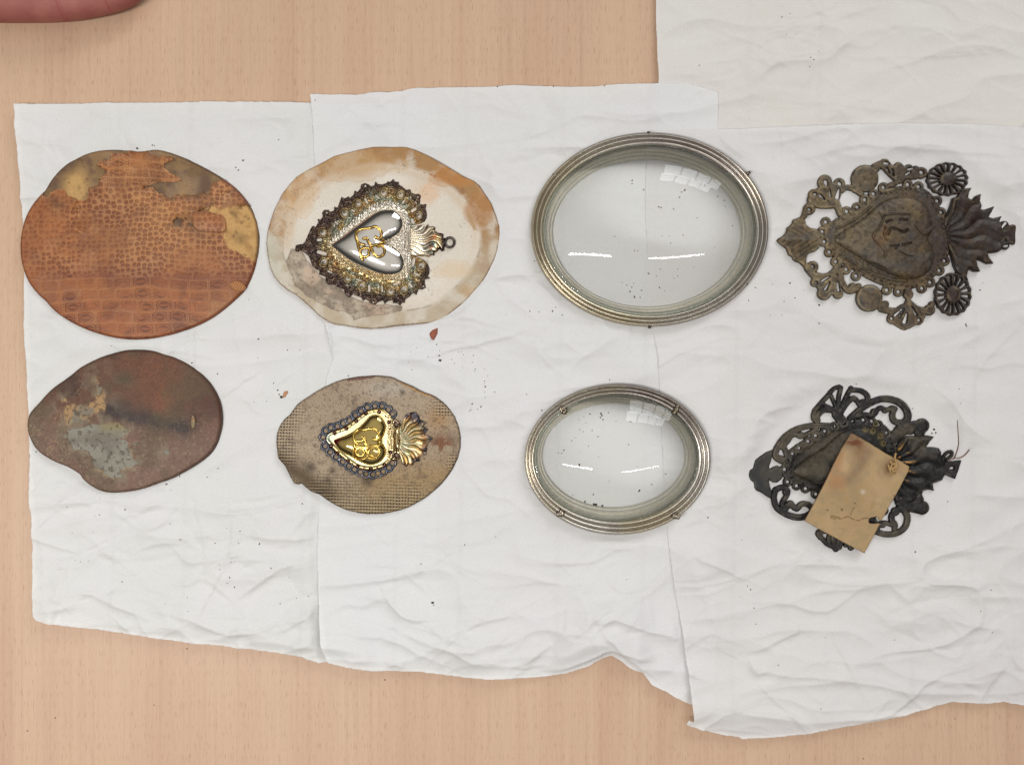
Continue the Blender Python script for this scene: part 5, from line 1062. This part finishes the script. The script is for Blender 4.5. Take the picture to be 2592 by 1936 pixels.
def fle_col(x, y, d):
    c = ecol(432)(x, y, d); cc = c8([(1330,800)])[0]; a = np.arctan2(y - cc[1], x - cc[0]); r = np.hypot(x - cc[0], y - cc[1])
    w = np.abs(np.sin(a * 7.5 + .5 * np.sin(r * .08))); m = sm(.86, .97, w) * (1 - sm(30, 78, r)) * sm(.35, .55, fbm(x, y, 12, 433, 2)); return mix(c, K(176, 132, 72), np.clip(m * 1.1, 0, 1))
epart('flame', lambda x, y: psdf(FLE, x, y), FLE, fle_z, fle_col)
epart('trefoil', E([([(1450,1120),(1540,1170),(1640,1190)],44,50)], [((1640,1180),64),((1530,1165),56),((1600,1120),54),((1450,1130),50)]), c8([(1380,1050),(1730,1270)]), lambda x, y, d: 1.0 + 1.5 * edge_round(d, 14) + .3 * fbm(x, y, 9, 415, 2))
epart('end_tab', (lambda x, y: np.minimum(psdf(c8([(1790,775),(1990,755),(1965,840),(1935,925),(1850,890),(1800,870)]), x, y), -stroke(x, y, c8([(1895,830),(1912,826)]), 3.4))), c8([(1770,740),(2000,940)]))
epart('bow_loop', E([([(1745,770),(1745,710),(1775,690),(1800,720),(1790,770)],15,15),([(1820,760),(1850,700),(1900,680),(1905,715),(1860,750)],15,15)]), c8([(1710,650),(1940,800)]))
epart('scroll', E([([(330,1025),(320,1100),(345,1180),(430,1240),(530,1268),(620,1250),(680,1200)],26,30),([(335,1020),(390,1000),(440,1030),(425,1085),(395,1130),(400,1170)],28,22),([(420,1190),(460,1145),(520,1190),(560,1150),(620,1150),(660,1190)],28,24)], [((430,1040),36),((465,1150),36)]), c8([(280,960),(720,1310)]))
epart('scroll', E([([(1180,1360),(1230,1395),(1320,1418),(1420,1405),(1490,1350),(1510,1270),(1480,1205),(1430,1190)],26,30),([(1430,1200),(1375,1240),(1370,1290),(1400,1330),(1395,1370)],28,24),([(1240,1370),(1260,1330),(1310,1315),(1380,1340)],24,20)], [((1400,1215),38),((1290,1330),30),((1190,1306),50)]), c8([(1130,1140),(1560,1460)]))  # last disc added to darken what shows through the label's hole
epart('palmette', E([([(890,1290),(850,1370),(720,1400),(740,1450)],30,24),([(890,1310),(815,1420),(810,1500)],20,24),([(895,1310),(850,1420),(870,1545)],18,30),([(900,1310),(905,1420),(900,1530)],20,28),([(905,1310),(960,1440),(1010,1530)],22,30),([(740,1440),(790,1500),(880,1540)],20,24),([(910,1300),(1010,1330),(1060,1420),(1010,1500)],28,22)], [((880,1535),30),((1005,1535),28),((960,1510),26)]), c8([(670,1250),(1120,1590)]))

# brown card label lying over the plaque
orgT = Org(2160, 1250, 8.3, 8)
LBP = np.array(c8([(985,512),(1010,520),(1060,548),(1150,600),(1300,692),(1420,752),(1512,808),(1505,850),(1430,1000),(1330,1180),(1262,1310),(1225,1385),(1170,1490),(1122,1585),(1000,1520),(850,1440),(700,1360),(580,1290),(650,1160),(740,985),(830,790),(900,650),(950,570)]))
rootT = empty('label', orgT, 'brown stained card label with a burnt hole, propped on the blackened plaque', 'label')
def lb_sdf(x, y): return np.minimum(psdf(LBP, x, y) + .8 * (fbm(x, y, 5, 441, 2) - .5), -(U(stroke(x, y, c8([(1185,1290),(1215,1286)]), 8.5), stroke(x, y, c8([(1240,1300),(1262,1305)]), 4)) + 3 * (fbm(x, y, 6, 442, 2) - .5)))
def lb_z(x, y, d):
    v = ((x - 2150) * .48 + (y - 1100) * .88)           # along the label
    return .5 + 1.6 * np.exp(-((v - 20) / 70) ** 2) - 1.8 * sm(100, 300, v) + .5 * fbm(x, y, 60, 443, 2) + .25 * np.exp(-(stroke(x, y, c8([(800,960),(1100,900),(1250,760)]), 0) / 14) ** 2)
def lb_col(x, y, d):
    n = fbm(x, y, 60, 444, 4); n2 = fbm(x, y, 16, 445, 3); c = mix(K(168, 142, 106), K(146, 120, 84), n)
    qx, qy = c8([(1010,560)])[0]; c = mix(c, K(98, 58, 36), np.clip(np.exp(-(np.hypot((x - qx) * 1.1, (y - qy) * .8) / 34) ** 2) * 1.2, 0, 1))
    c = mix(c, K(150, 102, 66), np.exp(-(stroke(x, y, c8([(900,750),(860,930)]), 8) / 18) ** 2 * (stroke(x, y, c8([(900,750),(860,930)]), 8) < 0)) * .55)
    c = mix(c, K(112, 90, 72), np.exp(-(stroke(x, y, c8([(1130,690),(1060,820),(980,920)]), 0) / 15) ** 2) * .6)
    c = mix(c, K(182, 160, 124), np.exp(-(stroke(x, y, c8([(960,690),(930,820)]), 0) / 14) ** 2) * .5)
    c = mix(c, K(140, 122, 92), sm(.45, .7, n2) * .5); 
    c = mix(c, K(96, 62, 40), np.exp(-(np.hypot(x - c8([(1340,820)])[0][0], y - c8([(1340,820)])[0][1]) / 17) ** 2) * .75 * (.4 + n2))
    cr_ = stroke(x, y, crv(c8([(815,1265),(850,1250),(900,1275),(960,1255),(1000,1270),(1060,1290),(1110,1270),(1150,1270)]), 3, False), .9) + 2.4 * (fbm(x, y, 5, 446, 2) - .45)
    c = mix(c, K(90, 66, 40), sm(-.6, .6, cr_) * .8)
    st = stroke(x, y, c8([(820,1250),(850,1270),(890,1260)]), 4) + 5 * (n2 - .5); c = mix(c, K(122, 98, 58), sm(-1, 1, st) * .6)
    st = stroke(x, y, c8([(990,1250),(1010,1190),(1030,1170)]), .8) + 2 * (n2 - .5); c = mix(c, K(96, 72, 44), sm(-.5, .5, st) * .8)
    st = stroke(x, y, c8([(1180,1170),(1200,1140)]), 5) + 5 * (n2 - .5); c = mix(c, K(140, 118, 74), sm(-1, 1, st) * .5)
    for px, py, r in ((785,1195,2.2),(915,1192,3),(1380,1070,2),(1030,1135,2)):
        qx, qy = c8([(px, py)])[0]; c = mix(c, K(72, 50, 32), np.exp(-(np.hypot(x - qx, y - qy) / r) ** 2))
    c = mix(c, K(206, 200, 190), np.clip(np.exp(-(np.hypot(x - c8([(1100,1035)])[0][0], y - c8([(1100,1035)])[0][1]) / 6) ** 2), 0, 1) * .4)
    return mix(K(92, 66, 40), c, sm(0, 2.2, d) * .7 + .3)
sdf_mesh('card', lb_sdf, lb_z, lb_col, m_label, bb(LBP), 1.3, orgT, lambda x, y: lb_z(x, y, 0) - .6, rootT)
m_thread = M('hemp_thread', .9, namp=.3, nscale=3000)
KN = [[(1330,760),(1350,790),(1320,830),(1360,820),(1385,770),(1370,730),(1385,690)],[(1310,790),(1340,840),(1390,800),(1350,790),(1330,850),(1370,870)],[(1345,840),(1375,850),(1390,800),(1360,770)]]
for k in KN:
    q = crv(c8(k), 5, False); tube('thread_knot', [(a, b, 2.4 + .5 * math.sin(i * .8)) for i, (a, b) in enumerate(q)], 2.6, m_thread, orgT, K(160, 130, 86), rootT, 6)
# wire twist left in the end tab
orgW = Org(2425, 1160, 2.1, 8)
rootW = empty('wire_twist', orgW, 'thin rusty wire twisted through the end tab of the blackened plaque', 'wire')
for k, zz in (([(1925,400),(1935,470),(1948,560),(1960,620),(1952,700),(1940,750)], (9, 8, 7, 5, 3, 1.2)), ([(1900,770),(1940,745),(1975,742),(2010,722),(2035,690),(2050,662)], (1.2, 1.4, 2.5, 4, 5, 6))):
    q = crv(c8(k), 5, False); tube('wire_end', [(a, b, float(np.interp(i, np.linspace(0, len(q) - 1, 6), zz))) for i, (a, b) in enumerate(q)], np.linspace(1.0, 1.7, len(q)), m_thread, orgW, K(104, 66, 42), rootW, 6)

# ------------------------------------------------------------------ fallen chip, dirt crumbs
orgR = Org(1098, 846, float(top_z(1098, 846)[0]) + .1, 1)
CH = np.array(q5([(1598,90),(1560,104),(1538,128),(1542,150),(1552,172),(1568,180),(1582,158),(1596,130)]))
o = sdf_mesh('leather_chip', lambda x, y: psdf(CH, x, y), lambda x, y, d: .3 + .5 * edge_round(d, 5) + .3 * fbm(x, y, 8, 501, 2), lambda x, y, d: mix(K(150, 82, 54), K(112, 60, 42), fbm(x, y, 8, 502, 3)), m_leather, bb(CH), 1.2, orgR, 0)
tag(o, 'small reddish-brown flake of leather lying on the tissue between the two cards', 'flake')
F1 = np.array(q5([(468,560),(490,545),(500,560),(480,590),(462,600),(455,585)])); orgR2 = Org(720, 996, float(top_z(720, 996)[0]) + .1, 1)
o = sdf_mesh('leather_chip', lambda x, y: psdf(F1, x, y) + 3 * (fbm(x, y, 4, 503, 2) - .5), lambda x, y, d: .3 + .4 * edge_round(d, 3), const(K(166, 118, 84)), m_leather, bb(F1), 1.0, orgR2, 0)
tag(o, 'tiny pale tan flake beside a dark crumb, left of the canvas card', 'flake')
crumbs = []
def T(pts, conv): crumbs.extend([(*p, r) for p, r in zip(conv([q[:2] for q in pts]), [q[2] for q in pts])])
T([(1590,210,3),(1612,255,2),(1608,290,3.5),(1612,325,5),(1618,330,4),(1700,320,2),(1750,265,2),(1785,285,2),(1858,290,2.6),(1850,340,2),(1870,390,2.4),(1868,405,2.2),(1940,390,2),(1940,480,3),(1945,520,3.5),(1942,560,2),(1945,600,2),(1940,500,2),(1400,265,1.6),(1382,338,2),(1405,395,2),(1525,300,2.4),(1440,235,1.8),(1850,645,3),(1840,690,2.5),(1890,685,2.5),(1915,665,3),(1830,700,2.2),(285,170,3.5),(492,250,2.6),(583,250,2.4),(445,595,6),(430,578,3),(418,545,3.5),(390,495,3),(245,632,2),(335,628,2),(937,440,3),(2015,560,2.4),(1965,440,2),(1720,350,2),(1780,380,1.5),(275,308,1.8),(210,-120,2),(1770,265,1.6)], q5)
T([(415,97,2.4),(765,112,3.4),(1030,197,2.4),(1094,292,3),(1452,242,2.6),(1300,315,3),(1565,320,3.4),(1440,315,2.4),(1330,470,2.4),(1640,462,2.8),(1392,517,3),(1375,550,2.4),(1418,575,2.8),(742,546,3),(585,150,2),(612,145,2),(465,415,1.8),(500,425,1.8),(545,420,1.8),(662,408,1.8),(680,405,1.8),(1330,440,2),(1400,425,2),(1425,420,2),(1742,520,2.2),(1690,675,2.6),(1855,635,2.6),(1785,645,2),(1138,638,2),(1148,716,2),(1010,672,1.8),(382,465,1.6),(445,252,1.8),(570,250,1.6),(1822,78,2.6),(1118,955,2.4),(325,1372,3),(157,1450,2.6),(920,1295,2),(1372,225,1.8)], q1)
T([(700,492,5),(706,505,3),(636,275,2.6),(877,170,2.6),(1050,125,2),(1780,362,2),(428,933,3)], q2)
T([(646,225,2.4),(664,245,2.6),(682,348,3),(692,437,2.4),(812,662,3),(1050,905,2.4),(1590,33,3),(2018,248,2.6),(1955,366,2.4),(2018,482,2.4),(1472,526,2.4),(1082,512,1.8),(605,285,2),(1310,1207,2.6),(1828,982,2.4)], q3)
T([(1158,81,3),(1194,67,2),(1176,158,2.2),(1214,160,2),(1222,155,2),(1280,260,2.6),(1292,270,2.2),(1277,298,2.2),(1314,232,2.2),(802,289,2.4),(172,382,3),(392,380,2.4),(606,366,2)], q4)
T([(437,525,2.6),(177,683,3),(714,228,2.4),(2090,127,3),(2130,112,3.4),(1190,428,1.5)], q6)
T([(888,450,3),(887,475,3),(1295,525,4),(1270,540,3),(1255,580,3),(1210,670,3),(1095,655,3.5),(1112,660,3),(978,522,3),(1390,740,2.4),(755,885,2.4),(1120,878,2.2),(1175,880,2),(1283,872,2.6),(1185,935,2.4),(905,992,2.4),(930,995,2.4),(870,1310,3),(905,1350,4),(950,1355,3),(885,1275,2.6),(960,1300,3),(1100,1280,3),(1140,1305,2),(1240,1190,2.4),(1075,1190,2.4),(1015,1170,3),(1210,1205,2),(845,1260,2.4),(810,1240,2),(900,1245,2),(1105,1135,2.4),(1240,1135,2.4),(1365,1120,2.2),(1450,490,2.6),(1550,575,3),(1600,605,3),(1610,650,2.4),(1665,800,2.6),(1525,965,2),(1305,1030,2),(1250,240,4),(95,1465,3),(165,1470,3),(270,1465,3.4),(345,1495,3),(295,1435,2.4),(130,1075,3),(1785,1380,3),(1840,1280,2.6)], c5)
T([(782,548,3.4),(690,560,2.6),(760,385,2.6),(500,745,3.4),(655,890,4),(845,810,2.4),(1145,688,2.4),(1250,1148,4),(795,1185,2.8),(1375,1085,2.8),(1675,945,2.6),(1515,980,2.4),(710,1255,4),(800,1285,7),(815,1290,6),(885,1300,6),(890,1330,7),(880,1345,6),(930,1365,4),(910,1370,4),(770,1290,3),(610,620,2.4),(580,650,2.2),(840,610,2.8),(445,770,2.4),(480,775,2.4),(870,380,4),(880,400,4),(865,420,3),(890,440,3),(945,370,3),(1020,460,2.4),(650,440,2),(700,410,2),(660,540,2.4),(720,470,2.2),(745,705,2.2),(665,765,2),(950,1055,2),(1230,910,2),(590,1190,2),(280,345,3.4),(130,188,2.6),(265,450,3),(955,45,2.4),(1930,1410,3.4),(1165,460,3)], c6)
T([(200,1110,3.4),(145,1268,3),(240,1238,3),(450,1298,4.5),(130,1385,2.4),(440,1455,3),(25,1385,2),(320,1170,2),(50,1120,2),(1835,1168,3),(1695,1465,3.6),(1700,1480,3),(1860,1105,2)], c7)
T([(1040,75,2.4),(1550,295,3),(1955,248,3),(1860,1122,2.4),(1555,1562,3),(20,1460,2),(1740,480,4),(1755,510,4),(1720,515,3.6),(1945,120,2.4)], c8)
T([(1770,230,3.4),(2018,340,3),(2018,1278,2.6),(1910,1365,2.6),(1600,1360,3),(1635,1358,3),(1510,1435,3.4),(1500,1440,2.6),(210,1115,3),(1560,1490,2),(1480,925,2),(960,60,2),(860,1575,1.6)], c2)
T([(1072,115,5),(1045,140,5),(1190,92,3),(1205,95,2.6),(1890,210,3.4),(1835,265,3.4),(1855,285,3),(1925,970,3)], c1)
for _ in range(30):
    if rng.random() < .6: px, py = 1000 + rng.gauss(300, 330), 1000 + rng.gauss(0, 190)
    else: px, py = rng.uniform(110, 2500), rng.uniform(290, 1650)
    crumbs.append((px, py, rng.uniform(.6, 1.5)))
V = []; Q = []; cc = []; cz = top_z([c[0] for c in crumbs], [c[1] for c in crumbs]); orgC = Org(CX, CY, 0, 1.5)
for (px, py, r), z in zip(crumbs, cz):
    if z <= 0: z = .05
    r *= .60; n = 7; b0 = len(V); hue = rng.random(); colr = K(48, 42, 36) if hue < .7 else (K(92, 64, 44) if hue < .9 else K(84, 80, 74))
    an = rng.uniform(0, 6.28); el = rng.uniform(1, 1.7)
    for lv, (f, hz) in enumerate(((1, 0), (.85, .22), (.4, .42))):
        for k in range(n):
            t = 6.283 * k / n; q = r * f * rng.uniform(.6, 1.25); u = q * math.cos(t) * el; v = q * math.sin(t)
            V.append(orgC.P(px + u * math.cos(an) - v * math.sin(an), py + u * math.sin(an) + v * math.cos(an), z - .05 + hz * r * .28)); cc.append(colr)
    V.append(orgC.P(px, py, z + .45 * r * .28)); cc.append(colr); V.append(V[-1]); cc.append(colr)
    for lv in range(2):
        for k in range(n): Q.append((b0 + lv * n + k, b0 + lv * n + (k + 1) % n, b0 + (lv + 1) * n + (k + 1) % n, b0 + (lv + 1) * n + k))
    for k in range(0, n - 1, 2): Q.append((b0 + 2 * n + k, b0 + 2 * n + (k + 1) % n, b0 + 2 * n + (k + 2) % n, b0 + 3 * n))
o = link('dirt_crumbs', mesh_fast('dirt_crumbs', np.array(V), np.array(Q), np.array(cc), np.zeros(len(Q), bool)), m_dirt, None, orgC, 'stuff')
tag(o, 'scattered dark crumbs of dirt on the white tissue sheets', 'dirt')

# ------------------------------------------------------------------ hand resting at the top left, mostly outside the picture
def skin_mat():
    m = bpy.data.materials.new('reddened_skin'); m.use_nodes = True; N = m.node_tree.nodes; L = m.node_tree.links; b = N['Principled BSDF']
    t = N.new('ShaderNodeTexCoord'); n = N.new('ShaderNodeTexNoise'); n.inputs['Scale'].default_value = 75; n.inputs['Detail'].default_value = 5; L.new(t.outputs['Object'], n.inputs['Vector'])
    r = N.new('ShaderNodeValToRGB'); L.new(n.outputs['Fac'], r.inputs[0])
    r.color_ramp.elements[0].position = .33; r.color_ramp.elements[0].color = (*K(138, 76, 70), 1)
    r.color_ramp.elements[1].position = .7; r.color_ramp.elements[1].color = (*K(158, 98, 86), 1)
    # knuckle creases across the little finger
    sp = N.new('ShaderNodeSeparateXYZ'); L.new(t.outputs['Object'], sp.inputs[0]); col = r.outputs[0]; hs = None
    for px in (138, 252, 146):
        d = N.new('ShaderNodeMath'); d.operation = 'SUBTRACT'; L.new(sp.outputs['X'], d.inputs[0]); d.inputs[1].default_value = (px - 0) * S
        w = N.new('ShaderNodeMath'); w.operation = 'MULTIPLY_ADD'; L.new(sp.outputs['Y'], w.inputs[0]); w.inputs[1].default_value = .12; L.new(d.outputs[0], w.inputs[2])
        a = N.new('ShaderNodeMath'); a.operation = 'ABSOLUTE'; L.new(w.outputs[0], a.inputs[0])
        k = N.new('ShaderNodeMapRange'); L.new(a.outputs[0], k.inputs['Value']); k.inputs['From Min'].default_value = 0.0002; k.inputs['From Max'].default_value = 0.0008; k.inputs['To Min'].default_value = 1.0 if px != 146 else .4; k.inputs['To Max'].default_value = 0
        mx = N.new('ShaderNodeMix'); mx.data_type = 'RGBA'; f = N.new('ShaderNodeMath'); f.operation = 'MULTIPLY'; L.new(k.outputs[0], f.inputs[0]); f.inputs[1].default_value = .55
        L.new(f.outputs[0], mx.inputs['Factor']); L.new(col, mx.inputs['A']); mx.inputs['B'].default_value = (*K(140, 56, 58), 1); col = mx.outputs['Result']
    L.new(col, b.inputs['Base Color']); b.inputs['Roughness'].default_value = .68; b.inputs['Subsurface Weight'].default_value = .15; b.inputs['Subsurface Radius'].default_value = (.004, .0015, .001)
    n2 = N.new('ShaderNodeTexNoise'); n2.inputs['Scale'].default_value = 1300; L.new(t.outputs['Object'], n2.inputs['Vector']); bp = N.new('ShaderNodeBump'); bp.inputs['Strength'].default_value = .3; bp.inputs['Distance'].default_value = .0003
    L.new(n2.outputs['Fac'], bp.inputs['Height']); L.new(bp.outputs[0], b.inputs['Normal'])
    return m
def hand():
    orgP = Org(0, 0, 0, 24)
    V = []; E_ = []; R = []
    def add(p, r, par=None):
        V.append(tuple(orgP.P(p[0], p[1], p[2]))); R.append(r * S); i = len(V) - 1
        if par is not None: E_.append((par, i))
        return i
    wrist = add((-560, -150, 40), 95)
    palm = add((-400, -150, 36), 105, wrist); palm2 = add((-260, -150, 34), 100, palm)
    add((-760, -150, 46), 100, wrist)
    fingers = [((-190, -36, 17), [((-40, -12, 15), 57), ((138, -14, 14), 56), ((200, -20, 13.5), 50), ((252, -30, 13), 49), ((300, -44, 12), 43), ((338, -58, 11), 31)]),
               ((-150, -125, 26), [((40, -128, 25), 50), ((230, -135, 18), 46), ((360, -142, 13), 42), ((440, -146, 10), 30)]),
               ((-150, -210, 28), [((60, -235, 28), 52), ((270, -250, 20), 47), ((410, -258, 14), 43), ((490, -262, 11), 31)]),
               ((-160, -290, 27), [((30, -335, 25), 51), ((210, -365, 18), 46), ((330, -380, 13), 42), ((400, -388, 11), 30)]),
               ]
    for base, js in fingers:
        b_ = add(base, 66, palm2); pr = b_
        for p, r in js: pr = add(p, r, pr)
    pr = add((-330, -300, 30), 62, palm)
    for p, r in (((-230, -400, 26), 56), ((-100, -470, 20), 50), ((0, -505, 16), 44), ((50, -520, 15), 32)): pr = add(p, r, pr)
    me = bpy.data.meshes.new('hand'); me.from_pydata(V, E_, [])
    o = link('hand', me, None, None, orgP)
    sk = o.modifiers.new('skin', 'SKIN'); sk.use_smooth_shade = True
    for i, v in enumerate(me.skin_vertices[0].data): v.radius = (R[i], R[i]); v.use_root = (i == 0)
    sb = o.modifiers.new('smooth', 'SUBSURF'); sb.levels = sb.render_levels = 3
    me.materials.append(skin_mat())
    tag(o, 'reddened hand with curved little finger over the bare wood, top left corner', 'hand')
hand()
